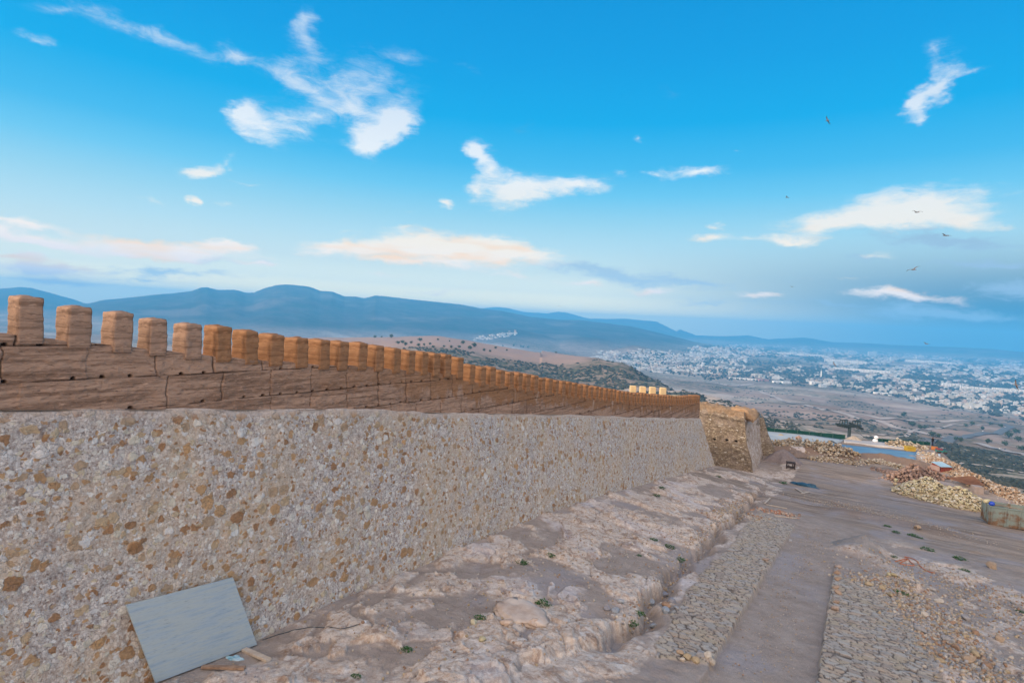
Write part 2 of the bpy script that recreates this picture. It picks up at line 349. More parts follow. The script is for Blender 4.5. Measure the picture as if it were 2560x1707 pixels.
def ground_z(x, y, masks=False):
    a = x/K; b = y/K
    z = base_z(y)
    w1 = fbm(x*.35, y*.35, 4, 3)-.5
    rim = np.interp(b, TR_B, TR_V)+(fbm(y*.5, y*0+3, 4, 11)-.5)*.9
    foot = np.interp(b, FH_B, FH_H)*K - S*y
    # --- rock shelf between wall and rim
    t = np.clip((a+9.6)/(rim+9.6), 0, 1)
    shelf_base = foot*(1-t)+(z+.08*K)*t
    k6 = sst(b, 47, 55); shelf_base = shelf_base*(1-k6)+z*k6
    wx = x+(fbm(x*.6, y*.6, 3, 41)-.5)*1.6; wy = y+(fbm(x*.6+9, y*.6, 3, 42)-.5)*1.6
    r = fbm(wx*.55, wy*.42, 6, 21, .52); rr = ridged(wx*.45, wy*.33, 5, 31)
    q = (r*.55+rr*.45)*6.; fl = np.floor(q); ter = (fl+sst(q-fl, .80, .95))/6.
    f1, f2, cid = cells(wx*.45, wy*.38, 77)
    plate = (cid-.5)*.16*sst(f2-f1, .0, .06)-.05*(1-sst(f2-f1, 0., .05))
    fine = (fbm(x*4.5, y*4.5, 4, 51)-.5)*.13
    rockh = (ter-.5)*.55+(r-.5)*.26+plate*.8+fine*.6+(fbm(wx*1.7, wy*1.5, 4, 52)-.5)*.07
    dirt_level = -.07+(fbm(x*.3, y*.3, 3, 61)-.5)*.22
    shelf = shelf_base+np.maximum(rockh, dirt_level)
    rockm = sst(rockh-dirt_level, -.01, .07)
    nearwall = 1-sst(a+9.6+(fbm(x*.8, y*.8, 4, 18)-.5)*1.6, .0, .25); shelf = shelf*(1-nearwall)+(shelf_base-.05+fine*.4)*nearwall; rockm = rockm*(1-nearwall*.8)
    onshelf = 1-sst(a-rim+(fbm(x*2.5, y*2.5, 4, 17)-.5)*.35, -.16, .12)
    # --- channel right of the rim, then the strip
    lb = np.interp(b, [11, 16, 31, 36], [-3.3, -3.75, -4.05, -4.2])+(fbm(y*.8, y*0+8, 3, 15)-.5)*.35
    chan = sst(a-rim, -.1, .1)*(1-sst(a-rim, .22, .6))*sst(b, 10.5, 12)*(1-sst(b, 38, 46))
    zc = z-.50*chan
    mid = (a > rim)*(a < lb)*1.
    rub = (rockh*.45)*sst(a-rim, .2, .6)*(1-sst(a-lb, -.3, .1))
    zr = zc+rub
    # --- paved strips and sunken path between them
    a0_ = a; a = a+(fbm(y*1.6, x*.0+5, 4, 14)-.5)*.07
    s1 = sst(a-lb, -.05, .05)*(1-sst(a, -2.245, -2.205))*sst(b-(a+3.2)*.6, 11.45, 11.55)*(1-sst(b+(a+2.2)*1.4+(fbm(x*1.5, y*1.5, 3, 5)-.5)*2, 30.3, 31.))
    rb = np.interp(b, [0, 17, 22.5, 25], [1.95, 1.9, 1.1, .5])+(fbm(y*.7, y*0+1, 3, 16)-.5)*.5
    s2 = sst(a, -.37, -.33)*(1-sst(a-rb, -.08, .08))*(1-sst(b, 22.4, 22.6))
    path = sst(a, -2.24, -2.2)*(1-sst(a, -.38, -.32))*(1-sst(b, 30., 33))*sst(b, 5, 6)
    a = a0_; path2 = path*(1-sst(b, 23, 25.5)*sst(a, -2.0, -.3))
    pc1, pc2, pid = cells(x*2.6+(fbm(x*2, y*2, 3, 4)-.5)*.8, y*3.7+(fbm(x*2+7, y*2, 3, 4)-.5)*.6, 71)
    pv = sst(pc2-pc1, .02, .14)*.04+(pid-.5)*.03
    pave = np.clip(s1+s2, 0, 1)
    # --- rough ground at right
    rg = sst(a, .3, 2.2)*(1-sst(b+a*.9, 31, 36)); rg2 = rg*(1-s2)
    bumps = np.maximum((ter-.5)*.6+(r-.5)*.5, -.06+.1*w1)
    rgm = sst((ter-.5)*.6+(r-.5)*.5+.06, 0., .05)*rg2
    zo = zr+bumps*rg2*.8+ (fbm(x*1.2, y*1.2, 4, 8)-.5)*.09*(1-pave)*(1-path) + (fbm(x*5, y*5, 3, 9)-.5)*.03*(1-pave)
    zo = zo+pave*(pv+.02)-path2*.17
    # ruts on the haul road
    road = sst(b+a*.55, 31, 37)
    zo = zo+road*((fbm(x*.35+y*.1, y*.9-x*.25, 4, 19)-.5)*.22)
    out = shelf*onshelf+zo*(1-onshelf)
    k7 = sst(b, 50, 58); out = out*(1-k7)+(z+(fbm(x*1.2, y*1.2, 4, 8)-.5)*.12+(fbm(x*.3, y*.3, 3, 2)-.5)*.3)*k7
    # heaps of earth
    d = seg_dist(x, y, BERM); out = out+np.maximum(0, .95-d*.42)*(.75+.5*fbm(x*.9, y*.9, 3, 44))
    d = np.hypot(x-SANDH[0], (y-SANDH[1])*.9); out = out+np.maximum(0, 1.0-d*.55-.12*fbm(x*2, y*2, 3, 3))
    d = seg_dist(x, y, DIRTH); dh = np.exp(-(d/2.2)**2)*.38; out = out+dh
    d = seg_dist(x, y, CRUST); cr = np.exp(-(d/.75)**2)*.33*(.6+.8*r); out = out+cr
    d = np.hypot(x-DARKC[0], y-DARKC[1]); out = out+np.maximum(0, .5-d*.25)
    de = seg_dist(x, y, EDGEROCK); er = np.exp(-(de/2.6)**2); out = out+er*(.25+1.1*np.maximum(0, rr-.35)*fbm(x*.8, y*.8, 3, 88)*1.6)
    ed = edge_dist(x, y); out = out-np.maximum(ed, 0)*.62-sst(ed, 0, 6)*.8
    if not masks: return out
    rock = np.clip(rockm*onshelf*(1-k7)*(1-.0)+rgm*.9+sst(rockh*.45, -.01, .03)*mid*.9*(1-chan)+er*.5+cr*2.*(1-rgm), 0, 1)
    crack = (1-sst(f2-f1, 0., .05))*onshelf
    cem = np.clip(sst(fbm(x*.30+4, y*.30, 5, 91, .6), .54, .74)*.8*(1-rock)*sst(b, 4, 8), 0, 1)
    ochre = np.clip(er*1.1*(1-sst(ed, 3, 9)), 0, 1)+.0
    brown = np.clip(sst(dh, .02, .38)*.55*(.5+fbm(x*.8, y*.8, 4, 12))+sst(.95-seg_dist(x, y, BERM)*.42, 0, .25), 0, 1)
    return out, dict(rock=rock, pave=pave, pid=pid, joint=pave*(1-sst(pc2-pc1, .03, .13)), cem=cem, ochre=ochre, brown=brown, crack=crack, slope=sst(ed, 1, 6), road=road, sand=sst(1.0-np.hypot(x-SANDH[0], (y-SANDH[1])*.9)*.55, 0, .1))

def ground_build(t):
    P = coord(t); rock = attr(t, 'rock'); n = noise(t, mapping(t, P, scale=(1.1, .7, 1)), 1.1, 9, .62, .9); nf = noise(t, P, 9., 5, .65); nff = noise(t, P, 60., 3, .7)
    rk = ramp(t, n, [(.30, (.24, .165, .125)), (.40, (.44, .335, .27)), (.50, (.66, .57, .50)), (.60, (.48, .355, .27)), (.70, (.74, .67, .61))])
    rk = mixc(t, mt(t, 'MULTIPLY', mr(t, nf, .50, .62), .4), rk, (.76, .70, .65)); rk = mixc(t, mt(t, 'MULTIPLY', mr(t, nf, .45, .34), .5), rk, (.34, .22, .16)); npz = noise(t, P, 2.3, 7, .66, .5); rk = mixc(t, mt(t, 'MULTIPLY', mr(t, npz, .42, .36), .85), rk, (.31, .215, .165)); rk = mixc(t, mt(t, 'MULTIPLY', mr(t, npz, .56, .64), .7), rk, (.78, .73, .70))
    rk = mixc(t, mt(t, 'MULTIPLY', mr(t, noise(t, P, .33, 4), .55, .7), .45), rk, (.62, .62, .70))
    dirt = ramp(t, noise(t, P, 1.3, 5, .6), [(.3, (.29, .235, .205)), (.5, (.36, .30, .265)), (.7, (.43, .365, .325))])
    dirt = mixc(t, mr(t, nff, .55, .75), dirt, (.42, .36, .32)); dirt = mixc(t, mr(t, voro(t, P, 16.), .16, .05), dirt, (.50, .44, .40))
    Pr = mapping(t, P, rot=(0, 0, -.38), scale=(.12, .9, 1)); ns = noise(t, Pr, 1.4, 6, .6)
    road = ramp(t, ns, [(.34, (.20, .155, .125)), (.5, (.30, .238, .195)), (.62, (.39, .315, .262)), (.72, (.26, .22, .195))])
    road = mixc(t, mr(t, noise(t, P, .09, 3), .5, .68), road, (.30, .27, .27))
    c = mixc(t, attr(t, 'road'), dirt, road)
    c = mixc(t, mt(t, 'MULTIPLY', attr(t, 'cem'), .55), c, (.36, .35, .39))
    c = mixc(t, attr(t, 'brown'), c, mixc(t, nf, (.19, .135, .105), (.29, .21, .165)))
    c = mixc(t, attr(t, 'sand'), c, (.26, .245, .24))
    c = mixc(t, rock, c, rk)
    pid = attr(t, 'pid')
    pc = ramp(t, pid, [(0., (.50, .40, .28)), (.2, (.42, .39, .36)), (.32, (.55, .47, .38)), (.5, (.45, .43, .42)), (.6, (.54, .41, .30)), (.75, (.38, .31, .26)), (.9, (.50, .47, .43))], 'CONSTANT')
    pc = mixc(t, .35, pc, mixc(t, nf, (.33, .28, .24), (.52, .46, .40)))
    c = mixc(t, attr(t, 'pave'), c, pc); c = mixc(t, mt(t, 'MULTIPLY', attr(t, 'joint'), .9), c, (.10, .08, .07))
    oc = mixc(t, nf, (.42, .26, .14), (.62, .48, .36)); c = mixc(t, mt(t, 'MULTIPLY', attr(t, 'ochre'), mr(t, n, .35, .6)), c, oc)
    c = mixc(t, mt(t, 'MULTIPLY', attr(t, 'crack'), .25), c, (.20, .13, .10))
    sc = mixc(t, mr(t, nf, .45, .6), (.30, .25, .20), (.09, .10, .07)); c = mixc(t, attr(t, 'slope'), c, sc)
    h = mt(t, 'ADD', mt(t, 'MULTIPLY', nf, .7), mt(t, 'ADD', mt(t, 'MULTIPLY', nff, .3), mt(t, 'MULTIPLY', noise(t, P, 2.6, 6, .6), 1.6)))
    c = mixc(t, mr(t, nff, .60, .38), c, nd(t, 'ShaderNodeVectorMath', {0: c, 1: (.70, .66, .64)}, operation='MULTIPLY'))
    return c, bump(t, h, .75, .08)
M_ground = mat('site_ground', ground_build)
NA, NR = 1250, 1050
azs = np.radians(np.linspace(-47, 45, NA)); rs = 5.2*np.exp(np.linspace(0, math.log(190/5.2), NR))
A_, R_ = np.meshgrid(azs, rs, indexing='ij')
GX = R_*(np.sin(A_)*math.cos(YAW)-np.cos(A_)*math.sin(YAW)); GY = R_*(np.sin(A_)*math.sin(YAW)+np.cos(A_)*math.cos(YAW))
gz, gm = ground_z(GX.ravel(), GY.ravel(), True)
GZ_ = gz.reshape(NA, NR)
def bilin(Zg, ia, ir):
    ia = np.clip(ia, 0, Zg.shape[0]-1.001); ir = np.clip(ir, 0, Zg.shape[1]-1.001); a0 = ia.astype(int); b0 = ir.astype(int); fa = ia-a0; fb_ = ir-b0
    return (Zg[a0, b0]*(1-fb_)+Zg[a0, b0+1]*fb_)*(1-fa)+(Zg[a0+1, b0]*(1-fb_)+Zg[a0+1, b0+1]*fb_)*fa
def azr(x, y):
    return np.arctan2(x*math.cos(YAW)+y*math.sin(YAW), -x*math.sin(YAW)+y*math.cos(YAW)), np.hypot(x, y)
def ground_q(x, y):                                          # quick look-up in the built grid
    a, r = azr(np.asarray(x, float), np.asarray(y, float)); return bilin(GZ_, (a-azs[0])/(azs[1]-azs[0]), np.log(np.maximum(r, 5.2)/5.2)/math.log(190/5.2)*(NR-1))
def gz1(x, y): return float(ground_q(x, y))
keep = ((GX > -16.5) | (GY > 66)).ravel()
gf = grid_faces(NA, NR); gf = gf[keep[gf].all(1)]
used = np.unique(gf); remap = np.full(NA*NR, -1); remap[used] = np.arange(len(used))
ground = mesh_np('ground', np.c_[GX.ravel(), GY.ravel(), gz][used], remap[gf][:, ::-1], M_ground, attrs={k: v[used] for k, v in gm.items()})
tag(ground, kind='structure')
# coarse surround of the terrace, behind and beside the camera
sx_, sy_ = np.meshgrid(np.linspace(-60, 95, 60), np.linspace(-60, 60, 50), indexing='ij')
sz_ = base_z(sy_)-.25-np.maximum(0, (sx_-60))*.3
o = mesh_np('ground_surround', np.c_[sx_.ravel(), sy_.ravel(), sz_.ravel()-.45], grid_faces(60, 50), mat('surround_earth', lambda t: mixc(t, noise(t, coord(t), 1., 5), (.22, .165, .14), (.40, .33, .28))))
tag(o, kind='structure')

# ------------------------------------------------------------------ the far country
def yh(x): return 801.3+(x-1280)*.0538
def zpx(x, y, r): return at_r(x, y, r)[2]
RK = np.array([60, 110, 170, 250, 400, 600, 800, 1000, 1200, 1500, 2000, 2600, 3500, 5000, 8000, 13000, 18000, 25000])
COLS = {  # photo x: heights at those distances
 -700: [-45, -50, -60, -75, -110, -140, -150, -150, -150, -155, -160, -170, -190, -225, -230, -230, -230, -230],
 0:    [-45, -50, -60, -75, -110, -140, -150, -150, -150, -155, -160, -170, -190, -225, -230, -230, -230, -230],
 400:  [-45, -50, -60, -75, -110, -140, -150, -148, -145, -145, -150, -158, -185, -225, -230, -230, -230, -230],
 800:  [-45, -50, -60, -75, -105, -125, -125, -105, -88, -80, -92, -150, -190, -225, -230, -230, -230, -230],
 1100: [-45, -50, -60, -75, -100, -115, -112, -88, -67, -60, -66, -150, -200, -225, -230, -230, -230, -230],
 1400: [-45, -50, -60, -75, -98, -112, -118, -108, -93, -78, -120, -180, -215, -230, -230, -230, -230, -230],
 1500: [-45, -50, -60, -75, -95, -108, -112, -102, -84, -90, -150, -200, -225, -230, -230, -230, -230, -230],
 1560: [-45, -50, -60, -75, -92, -102, -104, -96, -86, -120, -175, -210, -230, -230, -230, -230, -230, -230],
 1640: [-45, -50, -60, -73, -88, -96, -96, -96, -115, -160, -200, -222, -230, -230, -230, -230, -230, -230],
 1720: [-45, -50, -60, -70, -82, -88, -92, -112, -145, -180, -210, -225, -230, -230, -230, -230, -230, -230],
 1800: [-42, -48, -56, -62, -70, -77, -96, -130, -158, -185, -212, -226, -230, -230, -230, -230, -230, -230],
 1900: [-42, -48, -54, -58, -66, -81, -112, -140, -160, -183, -210, -226, -230, -230, -230, -230, -230, -230],
 1960: [-42, -48, -54, -59, -70, -92, -120, -142, -160, -180, -208, -226, -230, -230, -230, -230, -230, -230],
 2130: [-42, -48, -56, -66, -84, -105, -124, -141, -156, -176, -204, -226, -230, -230, -230, -230, -230, -230],
 2350: [-40, -46, -52, -62, -80, -102, -124, -145, -160, -182, -208, -227, -230, -230, -230, -230, -230, -230],
 2560: [-38, -42, -46, -54, -72, -99, -125, -147, -163, -186, -212, -229, -230, -230, -230, -230, -230, -230],
 3300: [-38, -42, -46, -54, -72, -99, -125, -147, -163, -186, -212, -229, -230, -230, -230, -230, -230, -230]}
CX_ = np.array(sorted(COLS)); CZ_ = np.array([COLS[k] for k in CX_], float)
CAZ = np.array([math.degrees(math.atan2(x-1280, FPX)) for x in CX_])
def cubic_cols(az, r):
    lr = np.log(r); lk = np.log(RK)
    zz = np.array([np.interp(lr, lk, row) for row in CZ_])        # columns x points
    j = np.clip(np.searchsorted(CAZ, az)-1, 0, len(CAZ)-2); t = np.clip((az-CAZ[j])/(CAZ[j+1]-CAZ[j]), 0, 1); t = t*t*(3-2*t)*.5+t*.5
    i = np.arange(len(az)); return zz[j, i]*(1-t)+zz[j+1, i]*t
def sky_line(pts, r):
    p = np.array([(px_azel(x, y)[0], math.tan(rad(px_azel(x, y)[1]))*r) for x, y in pts]); return p[:, 0], p[:, 1]
R1 = sky_line([(-400, 800), (225, 758), (250, 751), (310, 745), (380, 737), (430, 733), (480, 727), (500, 719), (520, 718), (545, 724), (590, 724), (615, 731), (635, 731), (660, 720), (690, 712), (715, 710), (740, 712), (775, 716), (800, 726), (830, 728), (860, 740), (890, 741), (910, 745), (940, 738), (990, 743), (1030, 748), (1100, 755), (1150, 760), (1200, 770), (1260, 778), (1330, 792), (1400, 799), (1450, 800), (1520, 808), (1580, 816), (1640, 830), (1700, 845), (1800, 870), (3300, 1000)], 8000)
R2 = sky_line([(900, 800), (1100, 785), (1215, 770), (1240, 767), (1270, 770), (1310, 780), (1370, 783), (1395, 779), (1420, 782), (1470, 796), (1530, 797), (1560, 796), (1620, 802), (1640, 803), (1690, 828), (1700, 823), (1740, 838), (1790, 840), (1830, 840), (1870, 838), (1920, 848), (2010, 843), (2080, 855), (2180, 858), (2230, 862), (2400, 868), (2480, 872), (2560, 880), (3300, 930)], 13500)
R3 = sky_line([(-1200, 700), (-500, 690), (-200, 712), (0, 721), (50, 717), (80, 720), (130, 733), (190, 750), (260, 775), (400, 800), (900, 850)], 10500)
R4 = sky_line([(900, 900), (1050, 862), (1150, 838), (1250, 822), (1290, 822), (1350, 835), (1400, 850), (1440, 842), (1500, 845), (1560, 862), (1620, 875), (1700, 900), (2000, 950)], 5600)
def far_z(x, y):
    r = np.hypot(x, y); az = np.degrees(np.arctan2(x*math.cos(YAW)+y*math.sin(YAW), -x*math.sin(YAW)+y*math.cos(YAW)))
    z = cubic_cols(az, r)
    amp = np.clip(r/1000., .05, 1.)
    z = z+(fbm(x/420, y/420, 5, 101)-.5)*42*sst(r, 350, 900)*(1-sst(r, 2300, 3000)*.9)*np.where(az < 3, .35, 1)+(fbm(x/60, y/60, 4, 102)-.5)*7*amp*(1-sst(r, 2600, 3300))
    g = ridged(x/1500, y/1500, 6, 111); g2 = ridged(x/420, y/420, 4, 115)
    def rng_(R, r0_, w0, w1, gam=1.25, jag=.42):
        top = np.interp(az, *R)+fbm(az*3., az*0, 4, 7)*6-3
        s = np.where(r < r0_, np.clip((r-(r0_-w0))/w0, 0, 1)**gam, np.clip(1-(r-r0_)/w1, 0, 1))
        cut = (1-s)*s*4*jag*(g-.5)*.9+(1-s)*s*.35*(g2-.5)
        return -232+(top+232)*np.clip(s+cut*.6, 0, 1)
    for R, a_, b_, c_ in ((R1, 8000, 3600, 3500), (R3, 10500, 4500, 4000), (R2, 13500, 2200, 2500), (R4, 5600, 1400, 1300)):
        m = rng_(R, a_, b_, c_); z = np.maximum(z, np.where(np.abs(r-a_) < b_+c_, m, -400))
    # small dark knoll among the houses
    for (px, py, rr_, hh, ww) in ((1590, 895, 4700, 75, 190), (1790, 868, 6800, 55, 320), (1380, 895, 3600, 40, 300)):
        c = at_r(px, py, rr_); z = np.maximum(z, -232+hh*np.exp(-((x-c[0])**2+(y-c[1])**2)/ww**2)*1.15)
    return z
azd = np.concatenate([np.linspace(-180, -54, 22)[:-1], np.linspace(-54, 54, 860), np.linspace(54, 180, 22)[1:]])
rr2 = np.concatenate([[55.], 110*np.exp(np.linspace(0, math.log(15600/110), 620))])
A2, R2_ = np.meshgrid(np.radians(azd), rr2, indexing='ij')
TX = R2_*(np.sin(A2)*math.cos(YAW)-np.cos(A2)*math.sin(YAW)); TY = R2_*(np.sin(A2)*math.sin(YAW)+np.cos(A2)*math.cos(YAW))
TZ = far_z(TX.ravel(), TY.ravel())
TZ_ = TZ.reshape(len(azd), len(rr2)); far_exact = far_z
def far_z(x, y):
    a, r = azr(np.asarray(x, float), np.asarray(y, float)); return bilin(TZ_, np.interp(np.degrees(a), azd, np.arange(len(azd))), np.interp(np.log(np.maximum(r, 55.)), np.log(rr2), np.arange(len(rr2))))
def pxz(x, y, n=1):                                              # nearest crossing of a photo pixel with the far country
    d = ray(x, y); h = math.hypot(d[0], d[1]); q = 230*np.exp(np.linspace(0, math.log(90), 1500)); P = np.outer(q/h, d)
    zz = far_z(P[:, 0], P[:, 1]); k = np.where(P[:, 2] < zz)[0]
    return P[k[0]] if len(k) else P[-1]
xx, yy = TX.ravel(), TY.ravel(); rr3 = R2_.ravel(); az3 = np.degrees(A2).ravel()
# cover: scrub, bare field, wood
plainy = sst(rr3, 2300, 2900)
n_a = fbm(xx/160, yy/160, 6, 201, .6); n_b = fbm(xx/600+3, yy/420, 5, 202); n_c = fbm(xx/38, yy/38, 4, 203)
mesa_top = np.clip(sst(rr3, 1120, 1260)*(1-sst(rr3, 1900, 2300))*(1-sst(az3, 6.5, 9.)), 0, 1)
mesa_slope = (1-mesa_top)*(1-sst(az3, 15, 24))*(1-sst(rr3, 1400, 1600))
scrub = np.clip(sst(n_a, .40, .56)*.7+.55*mesa_slope+sst(n_b, .5, .62)*.35, 0, 1)*(1-mesa_top*.92)
near_right = sst(az3, 30, 36)*(1-sst(rr3, 900, 1150)); scrub = np.clip(scrub+near_right*.55+.3*sst(az3, 15, 20)*(1-sst(rr3, 500, 700)), 0, 1)
scrub = np.where(rr3 > 2400, np.clip(.35+.5*sst(n_b, .4, .6), 0, 1), scrub)
mount = np.clip(sst(TZ, -215, -120)*sst(rr3, 3800, 5200), 0, 1)
pale = sst(fbm(xx/900+7, yy/240, 5, 204), .55, .68)*(1-mount*.6)
def terr_build(t):
    P = coord(t); s = attr(t, 'scrub'); nf = noise(t, P, .05, 6, .7); nm = noise(t, P, .012, 5, .6)
    dots = voro(t, P, .11); dot = mt(t, 'MULTIPLY', mr(t, dots, .48, .22), mr(t, nf, .35, .6))
    soil = ramp(t, nm, [(.3, (.23, .155, .12)), (.5, (.31, .225, .18)), (.68, (.38, .29, .24))])
    soil = mixc(t, attr(t, 'pale'), soil, (.46, .37, .31)); soil = mixc(t, attr(t, 'field'), soil, (.34, .235, .19))
    green = mixc(t, nf, (.035, .052, .035), (.085, .10, .065))
    k = mt(t, 'MULTIPLY', s, mr(t, nf, .36, .60)); k = mt(t, 'MAXIMUM', k, mt(t, 'MULTIPLY', dot, mt(t, 'MULTIPLY', s, 1.3)), clamp=True)
    c = mixc(t, k, soil, green)
    mc = mixc(t, mr(t, noise(t, P, .004, 7, .7), .42, .6), (.075, .065, .06), (.035, .045, .035)); mc = mixc(t, mr(t, noise(t, P, .0016, 5, .6), .54, .66), mc, (.14, .115, .10))
    c = mixc(t, attr(t, 'mount'), c, mc)
    return c
M_terr = mat('hill_country', terr_build, 1., 0.)
tf = grid_faces(len(azd), len(rr2))
terrain = mesh_np('terrain', np.c_[xx, yy, TZ], tf[:, ::-1], M_terr, attrs={'scrub': scrub, 'mount': mount, 'pale': pale, 'field': mesa_top})
tag(terrain, kind='structure')
# ------------------------------------------------------------------ the rampart
def knots(b, xs, ys): return np.interp(b, xs, ys)
ST_B = [0, 3, 4, 7, 10.4, 11.3, 15, 21, 31, 45, 60]; ST_H = [-1.27, -1.25, -1.22, -1.16, -1.08, -1.13, -1.12, -1.06, -1.09, -1.02, -1.0]
PT_B = [0, 7, 9, 10, 14.12, 14.16, 15, 18, 23, 30, 36, 40, 43, 45.5, 60]; PT_H = [-.20, -.18, -.12, -.05, .03, -.13, -.15, -.20, -.28, -.33, -.22, -.10, .08, .22, .22]
def stone_build(t):
    P = coord(t); wv = noise(t, P, 1.6, 3, out=1); Q = nd(t, 'ShaderNodeVectorMath', {0: nd(t, 'ShaderNodeVectorMath', {0: wv, 1: (.5, .5, .5)}, operation='SUBTRACT'), 1: (.28, .28, .28), 2: P}, operation='MULTIPLY_ADD')
    wv2 = noise(t, P, 7., 3, out=1); Q = nd(t, 'ShaderNodeVectorMath', {0: nd(t, 'ShaderNodeVectorMath', {0: wv2, 1: (.5, .5, .5)}, operation='SUBTRACT'), 1: (.17, .17, .17), 2: Q}, operation='MULTIPLY_ADD')
    Q = mapping(t, Q, scale=(1, 1, 1.15))
    nf = noise(t, P, 14., 6, .72); nl = noise(t, P, .45, 4, .6); nm = noise(t, P, 3.5, 6, .68)
    grey = ramp(t, nm, [(.30, (.21, .165, .145)), (.41, (.37, .31, .285)), (.52, (.50, .445, .415)), (.64, (.62, .565, .54)), (.75, (.42, .35, .31))])
    grey = mixc(t, mr(t, nf, .54, .66), grey, (.76, .70, .66)); grey = mixc(t, mr(t, nf, .46, .34), grey, (.17, .12, .10))
    grey = mixc(t, mt(t, 'MULTIPLY', mr(t, nl, .42, .62), .55), grey, (.56, .42, .29))
    def layer(c, scale, thr, rad_, cols, seed):
        q = mapping(t, Q, loc=(seed, seed*1.7, seed*.6)); n = t.nodes.new('ShaderNodeTexVoronoi'); t.links.new(q, n.inputs['Vector']); n.inputs['Scale'].default_value = scale
        sp = nd(t, 'ShaderNodeSeparateColor', {0: n.outputs['Color']}).node.outputs
        # size of each stone differs
        rr = mt(t, 'MULTIPLY', mt(t, 'ADD', mt(t, 'MULTIPLY', sp[1], .55), .45), rad_)
        e = mr(t, mt(t, 'SUBTRACT', rr, n.outputs['Distance']), -.02, .05)
        on = mt(t, 'MULTIPLY', e, mt(t, 'GREATER_THAN', sp[0], thr))
        col = ramp(t, sp[2], [(i/len(cols), k) for i, k in enumerate(cols)], 'CONSTANT')
        col = mixc(t, mr(t, nf, .3, .7), nd(t, 'ShaderNodeVectorMath', {0: col, 1: (.72, .70, .68)}, operation='MULTIPLY'), col)
        return mixc(t, mt(t, 'MULTIPLY', on, .93), c, col), on
    och = [(.45, .27, .14), (.52, .32, .165), (.37, .20, .10), (.54, .40, .26), (.46, .33, .22)]
    wh = [(.74, .70, .64), (.66, .60, .50), (.72, .69, .68), (.60, .50, .36), (.76, .74, .72)]
    c, o0 = layer(grey, 7.2, .40, .58, och[:3]+wh, 9.2)
    c, o1 = layer(c, 3.9, .56, .54, och+wh[:2], 3.1)
    c, o2 = layer(c, 2.35, .66, .50, och, 0.)
    c, o3 = layer(c, 2.5, .78, .42, wh, 7.7)
    top = attr(t, 'ht')
    c = mixc(t, mt(t, 'MULTIPLY', mr(t, top, .955, .99), .8), c, mixc(t, nm, (.52, .42, .37), (.60, .50, .45)))
    dk = mt(t, 'MULTIPLY', voro(t, Q, 9., 'DISTANCE_TO_EDGE'), 1.); joint = mt(t, 'MULTIPLY', mr(t, dk, .05, .0), mr(t, nm, .4, .6))
    c = mixc(t, mt(t, 'MULTIPLY', joint, .6), c, (.15, .11, .10))
    h = mt(t, 'ADD', mt(t, 'ADD', mt(t, 'MULTIPLY', o2, .7), mt(t, 'MULTIPLY', o3, .8)), mt(t, 'ADD', mt(t, 'MULTIPLY', nf, 1.6), mt(t, 'ADD', mt(t, 'MULTIPLY', o1, .5), mt(t, 'MULTIPLY', joint, -1.))))
    return c, bump(t, h, .7, .04)
M_stone = mat('rubble_masonry', stone_build)
def earth_build(orange, stainy):
    def build(t):
        P = coord(t); w = noise(t, mapping(t, P, scale=(.5, .5, .5)), 1., 3); 
        Pz = mapping(t, P, scale=(.35, .35, 7.)); lay = noise(t, Pz, 1., 5, .6, .5); nf = noise(t, P, 30., 4, .7); nb = noise(t, P, 1.1, 5, .6); nmid = noise(t, mapping(t, P, scale=(1.5, 1.5, 6)), 3., 5, .65)
        a = (.22, .135, .095) if not orange else (.20, .095, .048); b = (.36, .23, .165) if not orange else (.31, .165, .088); d = (.11, .065, .05) if not orange else (.17, .075, .035)
        c = mixc(t, mr(t, lay, .43, .55), a, b); c = mixc(t, mr(t, nmid, .56, .70), c, tuple(min(1, q*1.25) for q in b)); c = mixc(t, mr(t, nmid, .42, .30), c, d)
        c = mixc(t, mt(t, 'MULTIPLY', mr(t, nf, .62, .78), .5), c, (.62, .5, .42))
        if orange:
            c = mixc(t, mt(t, 'MULTIPLY', mr(t, objrand(t), .2, 1.), .5), c, mixc(t, lay, (.20, .095, .045), (.34, .17, .08)))
        if stainy:
            ht = attr(t, 'ht'); al = attr(t, 'along'); st = noise(t, mapping(t, P, scale=(1, 1.3, .55)), 1.5, 5, .62)
            k = mt(t, 'MULTIPLY', mr(t, mt(t, 'ADD', ht, mt(t, 'MULTIPLY', mt(t, 'SUBTRACT', st, .5), 1.6)), .40, .56), mr(t, al, 7., 14.))
            c = mixc(t, mt(t, 'MULTIPLY', k, .85), c, mixc(t, nmid, (.20, .095, .045), (.33, .17, .085)))
            k2 = mt(t, 'MULTIPLY', mr(t, noise(t, mapping(t, P, scale=(1, 1.2, .6), loc=(3, 4, 5)), 1.2, 5, .6), .56, .70), mt(t, 'MULTIPLY', mr(t, al, 12., 20.), mr(t, ht, .3, .6)))
            c = mixc(t, mt(t, 'MULTIPLY', k2, .7), c, (.50, .37, .30))
            c = mixc(t, attr(t, 'crack'), c, (.07, .04, .03))
        h = mt(t, 'ADD', mt(t, 'MULTIPLY', lay, 1.2), mt(t, 'ADD', mt(t, 'MULTIPLY', nmid, 1.), mt(t, 'MULTIPLY', nf, .4)))
        return c, bump(t, h, .6, .04)
    return build
M_earth = mat('rammed_earth', earth_build(False, True)); M_merl = mat('rammed_earth_orange', earth_build(True, False))
M_merl_pale = mat('rammed_earth_brown', earth_build(False, False))
wall = empty('rampart_wall', (-9.6*K, 4*K, -6*K))
tag(wall, 'long battlemented rampart, pale rubble stone base under a brown rammed earth parapet, running from the left edge to the round tower', 'fortress wall')
inv = -Vector(wall.location)
